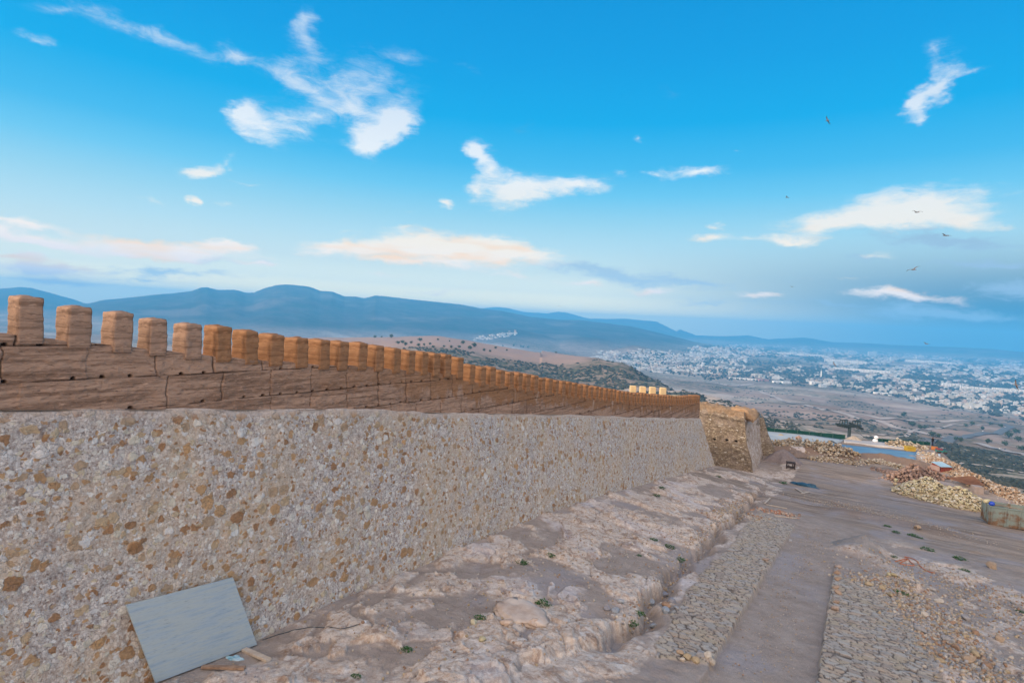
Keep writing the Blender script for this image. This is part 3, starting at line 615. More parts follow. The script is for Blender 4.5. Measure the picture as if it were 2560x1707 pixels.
def wgrid(name, P, m, attrs, flip=False, parent=wall):
    ni, nj = P.shape[:2]; f = grid_faces(ni, nj); f = f[:, ::-1] if flip else f
    loc = np.array(parent.location) if parent else 0
    # keep object space equal to world space for the textures: the object is moved back by its parent's location
    o = mesh_np(name, P.reshape(-1, 3), f, m, attrs={k: v.ravel() for k, v in attrs.items()})
    if parent: o.parent = parent; o.location = -Vector(parent.location)
    return o
def wmulti(name, lst, m, parent=None):
    parent = parent or wall; V = []; Fc = []; A = {}; n = 0
    for P, at_, flip in lst:
        f = grid_faces(*P.shape[:2]); f = f[:, ::-1] if flip else f; V.append(P.reshape(-1, 3)); Fc.append(f+n); n += P.shape[0]*P.shape[1]
        for k_, v_ in at_.items(): A.setdefault(k_, []).append(np.broadcast_to(v_, P.shape[:2]).ravel())
    o = mesh_np(name, np.concatenate(V), np.concatenate(Fc), m, attrs={k_: np.concatenate(v_) for k_, v_ in A.items()}); o.parent = parent; o.location = -Vector(parent.location); return o
# samples along the wall: even steps in angle as seen from the view point
ang = np.linspace(math.atan(1.6/9.9), math.atan(45.1/9.9), 1050); bs = np.tan(ang)*9.9
# stone base
hts = np.linspace(0, 1, 240)
Bq, Tq = np.meshgrid(bs, hts, indexing='ij'); sfr = (Bq-bs[0])/(bs[-1]-bs[0])
B2 = bs[0]+(Bq-bs[0])*((48.9-bs[0])*(1-Tq)+(45.1-bs[0])*Tq)/(bs[-1]-bs[0])
zb = knots(B2, FH_B, FH_H)*K-S*B2*K-.5; zt = knots(B2, ST_B, ST_H)*K-S*B2*K+(fbm(B2*1.2, B2*0, 4, 5)-.5)*.12
Zs = zb+(zt-zb)*Tq; Ys = B2*K
Xs = -9.6*K-(.7*K)*Tq+(fbm(Ys*.4, Zs*.4, 3, 6)-.5)*.16
c1, c2, cid = cells(Ys*2.6+(fbm(Ys*2, Zs*2, 2, 4)-.5)*.6, Zs*3., 33)
Xs = Xs+(fbm(Ys*3.5, Zs*3.5, 4, 12)-.5)*.05+.022*np.sqrt(np.clip(.46-c1, 0, 1)/.46)*(cid > .42)*(.5+cid*.5)
Xs[:, -3:] -= np.array([0., .06, .35])*1.
sb_list = [(np.dstack([Xs, Ys, Zs]), {'ht': Tq}, True)]
# end face, ledge behind and body are joined as further patches of the same part
def patch(P00, P10, P01, P11, nx, ny, amp=.05, seed=0, sc=2.):
    s, t = np.meshgrid(np.linspace(0, 1, nx), np.linspace(0, 1, ny), indexing='ij'); s = s[..., None]; t = t[..., None]
    P00, P10, P01, P11 = [np.array(p, float) for p in (P00, P10, P01, P11)]
    P = (P00*(1-s)+P10*s)*(1-t)+(P01*(1-s)+P11*s)*t
    n = np.cross(P10-P00, P01-P00); n /= np.linalg.norm(n); uu = P@((P10-P00)/np.linalg.norm(P10-P00)); vv = P@((P01-P00)/np.linalg.norm(P01-P00))
    ed_ = np.clip(s*(1-s)*16, 0, 1)[..., 0]*np.clip(t*(1-t)*16, 0, 1)[..., 0]
    return P+n*((fbm(uu*sc, vv*sc, 4, seed)-.5)*2*amp*ed_)[..., None]
zf_ = np.interp(48.9, FH_B, FH_H)*K-S*48.9*K-.6; zt_ = np.interp(45.1, ST_B, ST_H)*K-S*45.1*K
sb_list.append((patch((-9.6*K, 48.9*K, zf_), (-20*K, 48.9*K, zf_), (-10.3*K, 45.1*K, zt_), (-20*K, 45.1*K, zt_), 60, 60, .05, 3), {'ht': np.zeros((60, 60))}, False)); wmulti('stone_base', sb_list, M_stone)
# parapet
hp = np.linspace(0, 1, 130); Bp, Tp = np.meshgrid(bs, hp, indexing='ij')
zb = knots(Bp, ST_B, ST_H)*K-S*Bp*K-.03; zt = knots(Bp, PT_B, PT_H)*K-S*Bp*K+(fbm(Bp*4, Bp*0, 3, 5)-.5)*.05
Zp = zb+(zt-zb)*Tp; Yp = Bp*K
hsite = Zp+S*Yp                                              # height in the sloping frame
# courses are level, so their joints climb against the sloping foot; blocks about 2.1 m long
crs = .80
lvl = (Zp+.35)/crs+(fbm(Yp*.25, Yp*0, 2, 9)-.5)*.12; ci = np.floor(lvl); cf = lvl-ci
bl = Yp/1.55+_h(ci, ci*0, 3)*1. + (fbm(Zp*2.5, ci, 3, 14)-.5)*.10; bi = np.floor(bl); bf = bl-bi
jd = np.minimum(bf, 1-bf)*1.55; hd = np.minimum(cf, 1-cf)*crs
wob = fbm(Yp*2, Zp*2, 3, 19)
res = np.clip(Yp/60, 0, 1)*.02
vj = (1-sst(jd, .006+res*.4, .03+res))*sst(_h(bi, ci, 44), .25, .5); hj = (1-sst(hd, .004+res*.3, .022+res))*sst(wob, .3, .5)
hole_s = Yp/.62; hf = hole_s-np.floor(hole_s); hy = (hf-.5)*.62
hrow = (cf*crs)
hole = ((np.hypot(hy/(.045+.02*_h(np.floor(hole_s), ci, 8)), (hrow-.03)/.05) < 1)*(_h(np.floor(hole_s), ci, 6) > .35))*1.
lift = np.sin((cf+(fbm(Yp*.45+bi*3.7, ci*3.3, 3, 26)-.5)*.9)*2*math.pi*3)*sst(_h(bi, ci, 91), .2, .9)
Xp = -10.35*K+.009*lift*(.5+wob)+(wob-.5)*.07+(fbm(Yp*6, Zp*14, 4, 29)-.5)*.04+(_h(bi, ci, 3)-.5)*.03-vj*.05-hj*.035-hole*.16-Tp*.06
Xp[:, -1] -= .12
crk = np.clip(vj*.85+hj*.7+hole*1.2, 0, 1)
ep = [(np.dstack([Xp, Yp, Zp]), {'ht': Tp, 'along': Bp, 'crack': crk}, True)]
TH = .46*K
# parapet top, back and end
ny = 12; tq = np.linspace(0, 1, ny); Bt, Tt = np.meshgrid(bs, tq, indexing='ij')
ztop = (knots(Bt, PT_B, PT_H)*K-S*Bt*K)+(fbm(Bt*4, Bt*0, 3, 5)-.5)*.05+(fbm(Bt*5, Tt*3, 3, 2)-.5)*.05*np.sin(Tt*math.pi)
ep.append((np.dstack([-10.35*K-.18-(TH-.18)*Tt, Bt*K, ztop-.002]), {'ht': Tt*0+1, 'along': Bt, 'crack': Tt*0}, True))
Bt, Tt = np.meshgrid(bs, np.linspace(0, 1, 8), indexing='ij')
ep.append((np.dstack([Bt*0-10.35*K-TH, Bt*K, (knots(Bt, PT_B, PT_H)*K-S*Bt*K)*(1-Tt)+(knots(Bt, ST_B, ST_H)*K-S*Bt*K-.5)*Tt]), {'ht': 1-Tt, 'along': Bt, 'crack': Tt*0}, True))
yE = 45.1*K; z0_, z1_ = np.interp(45.1, ST_B, ST_H)*K-S*yE-.03, np.interp(45.1, PT_B, PT_H)*K-S*yE
ep.append((patch((-10.35*K, yE, z0_), (-10.35*K-TH, yE, z0_), (-10.41*K, yE, z1_), (-10.35*K-TH, yE, z1_), 20, 40, .02, 5), {'ht': np.tile(np.linspace(0, 1, 40), (20, 1)), 'along': np.full((20, 40), 45.), 'crack': np.zeros((20, 40))}, False)); wmulti('earth_parapet', ep, M_earth)
Bt, Tt = np.meshgrid(bs, np.linspace(0, 1, 6), indexing='ij')
wgrid('wall_walk', np.dstack([-10.3*K-8.*Tt, Bt*K, (knots(Bt, ST_B, ST_H)*K-S*Bt*K)-.04+Tt*0]), mat('walk_earth', lambda t: mixc(t, noise(t, coord(t), 2., 4), (.3, .22, .17), (.42, .34, .28))), {'ht': Tt}, True)
# merlons
def merlon_mesh(seed, w, d, h):
    r = np.random.default_rng(seed); n = 9; V = []; Fc = []; 
    def fp(P):                                                # box to rounded, tapered, weathered block
        x, y, z = P[..., 0], P[..., 1], P[..., 2]
        k = 1-.03*z/h; rx, ry = d/2, w/2
        e = np.clip(np.maximum(np.abs(x)/rx*np.abs(y)/ry, 0), 0, 1)
        cr = 1-.02*sst(e, .8, 1.)
        X_ = x*k*cr+(fbm(y*5+seed*3., z*5+x*4, 4, seed)-.5)*.055; Y_ = y*k*cr+(fbm(x*5+seed, z*5+y*4, 4, seed+3)-.5)*.055
        top = sst(z/h, .7, 1.)
        Z_ = z+top*((1-np.maximum(np.abs(x)/rx, np.abs(y)/ry)**2)*.045+(fbm(x*6+seed, y*6, 3, seed+1)-.5)*.07)
        lay = np.sin(z/h*2*math.pi*4.5+fbm(x*2, y*2, 2, seed)*3)*.0025
        s = 1-np.clip((z/h-.93)/.07, 0, 1)*.035
        return np.dstack([(X_+np.sign(x)*lay)*s, (Y_+np.sign(y)*lay)*s, Z_])
    off = 0
    N1, N2, NZ = 13, 13, 22
    zz = np.linspace(-.12, h, NZ)
    for (ax, sg) in (('x', 1), ('x', -1), ('y', 1), ('y', -1), ('z', 1)):
        if ax == 'x': q, z = np.meshgrid(np.linspace(-w/2, w/2, N2), zz, indexing='ij'); P = np.dstack([q*0+sg*d/2, q, z]); fl = sg > 0
        elif ax == 'y': q, z = np.meshgrid(np.linspace(-d/2, d/2, N1), zz, indexing='ij'); P = np.dstack([q, q*0+sg*w/2, z]); fl = sg < 0
        else: q, z = np.meshgrid(np.linspace(-d/2, d/2, N1), np.linspace(-w/2, w/2, N2), indexing='ij'); P = np.dstack([q, z, q*0+h]); fl = True
        Q = fp(P); f = grid_faces(*Q.shape[:2]); f = f if fl else f[:, ::-1]
        V.append(Q.reshape(-1, 3)); Fc.append(f+off); off += Q.shape[0]*Q.shape[1]
    V = np.concatenate(V); Fc = np.concatenate(Fc)
    key = np.round(V, 4); _, idx, invx = np.unique(key, axis=0, return_index=True, return_inverse=True); V = V[idx]; Fc = invx.ravel()[Fc]
    me = bpy.data.meshes.new('merlon'); me.from_pydata(V.tolist(), [], Fc.tolist()); me.update()
    bm = bmesh.new(); bm.from_mesh(me); bmesh.ops.recalc_face_normals(bm, faces=bm.faces[:]); bm.to_mesh(me); bm.free(); me.shade_smooth()
    return me
mb_known = [2.05, 2.65, 3.26, 3.87, 4.48, 5.04, 5.65, 6.23, 6.81, 7.39, 8.02, 8.63, 9.18, 9.80, 10.36, 10.98, 11.57, 12.13, 12.64, 13.17, 13.80]
mb = mb_known+[14.45+.592*i for i in range(52)]
MV = [merlon_mesh(11+i, .305*K, .48*K, .568*K) for i in range(9)]
for i, b in enumerate(mb):
    me = MV[i % 9]
    if i < 9 and b < 6.1:
        me = me.copy() if True else me
    o = bpy.data.objects.new('merlon', me.copy() if i < 9 else me); COL.objects.link(o)
    o.data.materials.clear(); o.data.materials.append(M_merl_pale if b < 5.9 else M_merl)
    bc = b+.14; o.parent = wall
    zt = float(np.interp(bc, PT_B, PT_H))*K-S*bc*K
    o.location = Vector((-10.35*K-.235*K, bc*K, zt-.02))+inv
    o.rotation_euler = (random.uniform(-.02, .02), random.uniform(-.015, .02), random.uniform(-.03, .03)); o.scale = (random.uniform(.94, 1.03), random.uniform(.90, 1.05), random.uniform(.93, 1.04))

# ------------------------------------------------------------------ inner wall with the sunlit yellow merlons, seen over the rampart
M_yel = mat('ochre_render', lambda t: (mixc(t, noise(t, coord(t), 3., 5), (.55, .40, .22), (.66, .50, .30)), bump(t, noise(t, coord(t), 12., 4), .4, .03)))
iw = empty('inner_wall', tuple(at_u(1640, 1010, 88))); tag(iw, 'short pale ochre inner wall with four rounded merlons showing above the far end of the rampart', 'fortress wall')
pl, pr = at_u(1570, 990, 86), at_u(1690, 1000, 90)
dv = Vector(pr-pl); dv.z = 0; ln = dv.length; dn = dv.normalized()
m4 = MB(); ang_ = math.atan2(dn.y, dn.x); RM = Matrix.Rotation(ang_, 3, 'Z')
mid_ = (Vector(pl)+Vector(pr))/2; zt_w = at_u(1620, 984, 88)[2]
m4.box((mid_.x, mid_.y, zt_w-3.), (ln+4, 1.2, 6.), RM); w_ = m4.build('wall_body', M_yel, iw); w_.location = -iw.location
mper = merlon_mesh(90, .95, .8, 1.5)
for (x0, x1, yt) in ((1574, 1591, 964), (1599, 1615, 966), (1623, 1640, 967), (1649, 1666, 969)):
    p = at_u((x0+x1)/2, yt, 88); o = bpy.data.objects.new('merlon', mper); COL.objects.link(o)
    if not mper.materials: mper.materials.append(M_yel)
    o.parent = iw; o.location = Vector((p[0], p[1], p[2]-1.5))-iw.location; o.rotation_euler = (0, 0, ang_+math.pi/2)

# ------------------------------------------------------------------ the tower
def tower_build(t):
    P = coord(t); Q = mapping(t, P, scale=(1, 1, 1.9)); wv = noise(t, P, 2.5, 2, out=1)
    Q = nd(t, 'ShaderNodeVectorMath', {0: wv, 1: (.2, .2, .2), 2: Q}, operation='MULTIPLY_ADD')
    n = t.nodes.new('ShaderNodeTexVoronoi'); t.links.new(Q, n.inputs['Vector']); n.inputs['Scale'].default_value = 3.2
    e = voro(t, Q, 3.2, 'DISTANCE_TO_EDGE'); nf = noise(t, P, 6., 5, .7); nl = noise(t, P, .6, 4)
    sp = nd(t, 'ShaderNodeSeparateColor', {0: n.outputs['Color']}).node.outputs
    c = ramp(t, sp[0], [(0., (.25, .195, .15)), (.25, (.32, .255, .195)), (.5, (.40, .32, .24)), (.72, (.29, .23, .18)), (.88, (.46, .39, .30)), (.96, (.54, .49, .44))], 'CONSTANT')
    c = mixc(t, mr(t, nf, .35, .7), nd(t, 'ShaderNodeVectorMath', {0: c, 1: (.6, .6, .6)}, operation='MULTIPLY'), c)
    c = mixc(t, mr(t, e, .09, .0), c, (.11, .075, .05)); c = mixc(t, mt(t, 'MULTIPLY', mr(t, nl, .5, .7), .5), c, (.38, .31, .27))
    c = mixc(t, attr(t, 'plaster'), c, ramp(t, noise(t, mapping(t, P, scale=(2.2, 2.2, .3)), 2.2, 6, .65), [(.38, (.24, .175, .13)), (.46, (.42, .32, .26)), (.54, (.46, .36, .30)), (.60, (.66, .62, .60))]))
    c = mixc(t, attr(t, 'cap'), c, mixc(t, nf, (.30, .19, .11), (.42, .29, .19)))
    c = mixc(t, attr(t, 'hole'), c, (.02, .015, .01))
    return c, bump(t, mt(t, 'ADD', mr(t, e, 0., .15), nf), .7, .08)
M_tow = mat('old_tower_stone', tower_build)
uF = 51.5*K
aT, aB = at_u(1860, 1030, uF), at_u(1874, 1172, uF)              # front arris
ratio = lambda x, y: ray(x, y)[0]/ray(x, y)[1]
uS = aT[0]/ratio(1899, 1030); sT = at_u(1899, 1030, uS); uS2 = aB[0]/ratio(1905, 1168); sB = at_u(1905, 1166, uS2)
tower = empty('ruined_tower', (aB[0]-2, uF+2, aB[2])); tag(tower, 'ruined brown stone corner tower with a flaking white plaster face at the rampart end', 'tower')
def tgrid(name, P, flip, **at):
    z = np.zeros(P.shape[:2]); d = {'plaster': z, 'cap': z, 'hole': z}; d.update(at); return wgrid(name, P, M_tow, d, flip, tower)
L_T, L_B = np.array([-13.*K, uF, aT[2]+.6]), np.array([-13.*K, uF, aB[2]+.1])
PF = patch(L_B-[0, .0, .6], aB-[0, 0, .6], L_T, aT, 200, 130, .10, 51)
s_ = np.linspace(0, 1, 200)[:, None]*np.ones((1, 130)); t_ = np.linspace(0, 1, 130)[None]*np.ones((200, 1))
PF[..., 2] += (fbm(s_*9, t_*0, 4, 66)-.5)*.9*sst(t_, .8, 1)*(1-sst(s_, .6, .9))
PF[..., 0] += .45*sst(t_, .55, .15)*s_**6; PF[..., 1] -= .35*np.exp(-((t_-.86)/.03)**2)*.4; hole = np.zeros_like(s_)
for hx, hy in ((1786, 1098), (1817, 1100), (1840, 1103)):
    hp_ = at_u(hx, hy, uF); dd = np.hypot((PF[..., 0]-hp_[0])/.2, (PF[..., 2]-hp_[2])/.13); hole = np.maximum(hole, (dd < 1)*1.); PF[..., 1] += (dd < 1)*.4
tgrid('front_wall', PF, False, hole=hole, cap=sst(t_+(fbm(s_*12, t_*6, 3, 9)-.5)*.1, .88, .92)*.55)
PS = patch(aB-[0, 0, .6], sB-[0, 0, .6], aT, sT, 70, 130, .10, 55); s1_ = np.linspace(0, 1, 70)[:, None]*np.ones((1, 130)); t1_ = np.linspace(0, 1, 130)[None]*np.ones((70, 1))
PS[..., 0] += .45*sst(t1_, .55, .15)*(1-.4*s1_)
plm = sst(fbm(s1_*3, t1_*5, 4, 71)+.25*np.sin(s1_*3.1)+.1, .46, .52)*(1-sst(t1_, .86, .93))
tgrid('plaster_wall', PS, False, plaster=plm)
bk = np.array([0, 9., 0]); tgrid('back_wall', patch(sB-[0, 0, .6], np.array([-13*K, uS2+1, sB[2]-.6]), sT, np.array([-13*K, uS+1, sT[2]]), 40, 60, .1, 58), False)
PT = patch(L_T, aT, np.array([-13*K, uS+1, sT[2]+.5]), sT, 80, 60, .0, 60); tt = np.linspace(0, 1, 60)[None]*np.ones((80, 1)); ss = np.linspace(0, 1, 80)[:, None]*np.ones((1, 60))
PT[..., 2] += (fbm(PT[..., 0]*.9, PT[..., 1]*.9, 4, 61)-.5)*.5-.1
tgrid('tower_top', PT, False, cap=np.ones((80, 60)))
M_cap = mat('eroded_ochre_earth', lambda t: (mixc(t, noise(t, mapping(t, coord(t), scale=(1, 1, 4)), 2., 5), (.25, .15, .085), (.44, .30, .19)), bump(t, noise(t, coord(t), 5., 4), .6, .06)))
for (x0, x1, y0, y1) in ((1752, 1796, 1004, 1028), (1824, 1892, 1011, 1034)):
    p0, p1 = at_u(x0, y1, uF+2.4), at_u(x1, y1, uF+2.4); ht = at_u(x0, y0, uF+2.4)[2]-p0[2]
    v, f = ico(4); v = v.copy(); e_ = .45; v = np.sign(v)*np.abs(v)**e_
    e0_ = v.copy(); v[:, 2] += (fbm(e0_[:, 0]*2.4+x0, e0_[:, 1]*1.5, 5, 8)-.5)*1.3; v[:, 0] *= 1-.22*np.clip(e0_[:, 2], 0, 1)+(fbm(e0_[:, 2]*3+x0, e0_[:, 1]*2, 4, 4)-.5)*.3; v += (fbm(e0_[:, 0]*5, e0_[:, 2]*9, 4, 9)-.5)[:, None]*.22
    v = v*np.array([(p1[0]-p0[0])/2, 1.6, ht*.62])+np.array([(p0[0]+p1[0])/2, uF+2.4, p0[2]+ht*.2])
    o = mesh_np('earth_cap', v, f, M_cap); o.parent = tower; o.location = -tower.location
# battered wing behind
uW = uS2+1.
wB0, wB1, wT0, wT1 = at_u(1890, 1166, uW), at_u(1949, 1163, uW), at_u(1890, 1040, uW), at_u(1906, 1046, uW)
N1, N2 = 70, 110; s2_, t2_ = np.meshgrid(np.linspace(0, 1, N1), np.linspace(0, 1, N2), indexing='ij')
edge_x = np.interp(t2_, [0, .25, .6, 1], [wB1[0], at_u(1941, 1120, uW)[0], at_u(1921, 1078, uW)[0], wT1[0]]); zz_ = wB1[2]-.5+(wT1[2]-wB1[2]+.5)*t2_
PW = np.dstack([wB0[0]-2+(edge_x-wB0[0]+2)*s2_, uW+s2_**3*1.2, zz_])+(fbm(s2_*14, t2_*14, 3, 5)-.5)[..., None]*.15*(1-s2_)[..., None]
z0w = np.zeros(PW.shape[:2]); zd = {'plaster': z0w, 'cap': z0w, 'hole': z0w}
PW2 = np.dstack([edge_x*(uW+1.2+s2_*8)/(uW+1.2)-.6*s2_, uW+1.2+s2_*8, zz_]); wmulti('wing', [(PW, zd, False), (PW2, zd, False)], M_tow, tower)

# ------------------------------------------------------------------ materials for small things
def flatmat(name, a, b=None, scale=5., rough=.9, spec=.2, bumpd=.0, per_obj=False):
    b = b or tuple(min(1, q*1.25) for q in a)
    def build(t):
        P = coord(t); c = mixc(t, mr(t, noise(t, P, scale, 5, .6), .35, .65), a, b)
        if per_obj: c = mixc(t, mt(t, 'MULTIPLY', objrand(t), .8), c, per_obj)
        return (c, bump(t, noise(t, P, scale*3, 4), .5, bumpd)) if bumpd else c
    return mat(name, build, rough, spec)
def rndmat(name, cols, key='attr'):
    def build(t):
        r = attr(t, 'rnd') if key == 'attr' else objrand(t); P = coord(t, 'Object' if key != 'attr' else 'Object')
        c = ramp(t, r, [(i/len(cols), k) for i, k in enumerate(cols)], 'CONSTANT'); nf = noise(t, P, 4. if key == 'attr' else 2., 5, .65)
        return mixc(t, mr(t, nf, .3, .7), nd(t, 'ShaderNodeVectorMath', {0: c, 1: (.68, .66, .64)}, operation='MULTIPLY'), c), bump(t, nf, .5, .03)
    return mat(name, build)
PALE = [(.50, .44, .29), (.56, .51, .38), (.44, .36, .22), (.60, .56, .48), (.48, .39, .28), (.52, .47, .31)]
TAN = [(.40, .31, .21), (.47, .40, .31), (.33, .25, .18), (.54, .49, .42), (.37, .31, .26)]
PINK = [(.30, .20, .165), (.36, .25, .205), (.26, .17, .135), (.33, .235, .20)]
MIXS = [(.40, .30, .22), (.46, .40, .34), (.30, .29, .30), (.34, .22, .15), (.52, .46, .40), (.36, .34, .34), (.42, .33, .22)]
M_pale_o = rndmat('pale_limestone', PALE, 'obj'); M_pale_a = rndmat('pale_limestone_heap', PALE)
M_tan_a = rndmat('tan_stone_heap', TAN); M_pink_a = rndmat('pink_earth_lumps', PINK); M_mix_o = rndmat('mixed_stone', MIXS, 'obj'); M_mix_a = rndmat('mixed_stone_rubble', MIXS)
M_green = flatmat('weed_leaves', (.015, .06, .012), (.05, .13, .03), 30.)
M_wood = flatmat('weathered_wood', (.20, .13, .095), (.32, .22, .16), 6., bumpd=.01)
M_woodp = flatmat('pale_board', (.42, .33, .27), (.52, .44, .36), 6.)
SH = [rock_shape(2) for _ in range(10)]; SH1 = [rock_shape(1) for _ in range(8)]
def G(x, y): return to_ground(x, y)
def depth(P): return float(np.dot(P, f_))
stone_meshes = {}
def stone_obj(P, s, m, label, group, flatk=.75, name='stone'):
    k = (m.name, random.randrange(10))
    if k not in stone_meshes:
        v, f = SH[k[1]]; me = bpy.data.meshes.new('stone'); me.from_pydata(v.tolist(), [], f.tolist()); me.update(); me.materials.append(m); stone_meshes[k] = me
    o = bpy.data.objects.new(name, stone_meshes[k]); COL.objects.link(o); o.location = P; o.scale = (s, s*random.uniform(.75, 1.), s*flatk*random.uniform(.7, 1.)); o.rotation_euler = (random.uniform(-.3, .3), random.uniform(-.3, .3), random.uniform(0, 6.3))
    return tag(o, label, 'stone', group)
# --- pale limestone heap: two merged cones
def heap_fn(cs):
    def f(x, y):
        h = np.zeros(np.shape(x))
        for (cx_, cy_, R, H, st) in cs: h = np.maximum(h, H*np.clip(1-np.hypot((x-cx_)/st, y-cy_)/R, 0, 1)**.85)
        return h
    return f
def heap_points(fn, box, n, smin, smax, r):
    P = []; S_ = []
    while len(P) < n:
        x, y = r.uniform(box[0], box[1]), r.uniform(box[2], box[3]); h = float(fn(np.array(x), np.array(y)))
        if h <= .03: continue
        P.append((x, y, h)); S_.append(r.uniform(smin, smax))
    return P, S_
h1, h2 = G(2322, 1246), G(2394, 1264)
hf1 = heap_fn([(h1[0], h1[1]+1.2, 3.0, 2.3, 1.2), (h2[0], h2[1]+.9, 2.9, 2.0, 1.15)])
box = (h1[0]-6, h2[0]+6, min(h1[1], h2[1])-5, max(h1[1], h2[1])+6)
r_ng = np.random.default_rng(5)
gx, gy = np.meshgrid(np.linspace(box[0], box[1], 60), np.linspace(box[2], box[3], 60), indexing='ij'); gg = ground_q(gx.ravel(), gy.ravel())
hh_ = hf1(gx, gy).ravel(); core = np.where(hh_ > .04, gg+hh_*.9-.12, gg-.6)
o = mesh_np('stone_heap_core', np.c_[gx.ravel(), gy.ravel(), core], grid_faces(60, 60)[:, ::-1], flatmat('heap_grit', (.30, .24, .15), (.42, .35, .24), 3.)); tag(o, 'small broken limestone filling the inside of the pale yellow stone heap', kind='stuff'); o.name = 'heap_fill'
P, S_ = heap_points(hf1, box, 1500, .09, .17, r_ng)
Pz = [(x, y, gz1(x, y)+h*.97) for x, y, h in P]
o = scatter_mesh('heap_rubble', M_pale_a, SH1, np.array(Pz), S_); tag(o, 'smaller pale stones packed between the big ones of the yellow limestone heap', kind='stuff')
P, S_ = heap_points(hf1, box, 210, .17, .30, r_ng)
P = [p for p, s in sorted(zip(P, S_), key=lambda q: q[0][1])]
for (x, y, h), s in zip(P, S_):
    z = gz1(x, y)+h+s*.15
    stone_obj((x, y, z), s, M_pale_o, 'pale yellow limestone block lying on the large stone heap left of the rusty skip', 'stones of the pale yellow heap')
# --- other heaps, each far and small
def far_heap(name, pxs, m, n, smin, smax, label, H, W, shapes=SH1):
    pts = [to_ground(x, y, None)[:2] for x, y in pxs]; P = []; S_ = []
    L = [math.dist(a, b) for a, b in zip(pts[:-1], pts[1:])]; tot = sum(L); r = np.random.default_rng(len(name)+n)
    for _ in range(n):
        t = r.uniform(0, tot); i = 0
        while i < len(L)-1 and t > L[i]: t -= L[i]; i += 1
        a, b = np.array(pts[i]), np.array(pts[i+1]); c = a+(b-a)*t/L[i]; q = r.normal(size=2)*W*.5; c = c+q
        h = H*max(0, 1-np.hypot(*q)/(W*1.2))*r.uniform(.2, 1.)*(.6+.8*float(vnoise(np.array(c[0]*.5), np.array(c[1]*.5), 3)))
        s = r.uniform(smin, smax); P.append((c[0], c[1], gz1(c[0], c[1])+h)); S_.append(s)
    o = scatter_mesh(name, m, shapes, np.array(P), S_); return tag(o, label, 'stone heap', kind='stuff')
far_heap('stone_heap', [(1940, 1114), (1990, 1114), (2050, 1121), (2110, 1132)], M_tan_a, 1300, .12, .32, 'long heap of tan building stones in front of the blue sheeting, right of the tower', 1.3, 2.0)
far_heap('stone_heap', [(2030, 1148), (2060, 1150), (2110, 1156), (2130, 1160)], M_tan_a, 420, .08, .24, 'low scatter of pale stones at the foot of the brown earth bank', .5, 1.1)
far_heap('stone_heap', [(2160, 1157), (2200, 1156), (2255, 1170)], M_tan_a, 360, .08, .24, 'low row of tan and white stones on the earth bank above the pink earth heap', .5, 1.)
far_heap('stone_heap', [(2230, 1114), (2300, 1119)], M_tan_a, 420, .12, .28, 'small distant heap of tan stones by the yellow crate and the green hoarding', 1., 1.6)
far_heap('stone_heap', [(2310, 1134), (2330, 1138)], M_mix_a, 120, .15, .32, 'little heap of broken stone beside the pale sheet near the worker', .5, 1.2)
far_heap('earth_heap', [(2255, 1206), (2290, 1190), (2330, 1192)], M_pink_a, 1300, .10, .30, 'heap of pinkish brown earth lumps behind the pale yellow stone heap', 1.7, 1.7)
far_heap('earth_heap', [(2190, 1176), (2225, 1180), (2250, 1186)], M_pink_a, 90, .12, .34, 'thin trail of flat brown slabs left of the pink earth heap', .3, 1.)
far_heap('edge_rubble', [(2335, 1148), (2370, 1164), (2430, 1194), (2500, 1224), (2560, 1250), (2620, 1285)], rndmat('ochre_rocks', [(.36, .25, .17), (.44, .35, .27), (.32, .21, .14), (.48, .42, .37)]), 2600, .05, .24, 'ochre and pink broken rock along the right rim of the terrace', .5, 1.7)
# rubble beside the right hand paving
def rubble_band(name, pxs, n, smin, smax, W, label, m=M_mix_a, sh=SH1):
    far_heap(name, pxs, m, n, smin, smax, label, .05, W, sh)
rubble_band('loose_rubble', [(2150, 1440), (2230, 1460), (2300, 1510), (2360, 1580), (2420, 1650), (2480, 1720)], 2600, .03, .11, 1.5, 'carpet of small broken stones along the outer side of the right paving')
rubble_band('loose_rubble', [(1560, 1600), (1640, 1500), (1720, 1400), (1790, 1310), (1880, 1230)], 900, .025, .08, .5, 'small broken stones in the gully between bedrock and the left paving')
rubble_band('loose_rubble', [(1790, 1290), (1840, 1260), (1890, 1300)], 500, .04, .12, 1.2, 'small brown rubble where the gully meets the top of the left paving')
rubble_band('loose_rubble', [(2200, 1400), (2350, 1440), (2500, 1500), (2560, 1600)], 1700, .02, .08, 4., 'scattered pale chips over the rough ground at right')
rubble_band('loose_rubble', [(800, 1640), (1100, 1600), (1400, 1450), (1700, 1300)], 1500, .015, .06, 4., 'scattered small chips on the bedrock shelf')
rubble_band('loose_rubble', [(1880, 1700), (1950, 1500), (2020, 1380), (2060, 1320)], 1600, .010, .035, 1.4, 'fine gravel and chips on the sunken dirt path between the two pavings')
rubble_band('loose_rubble', [(2000, 1250), (2150, 1270), (2400, 1340)], 900, .02, .06, 4., 'scattered pebbles on the dirt haul road')
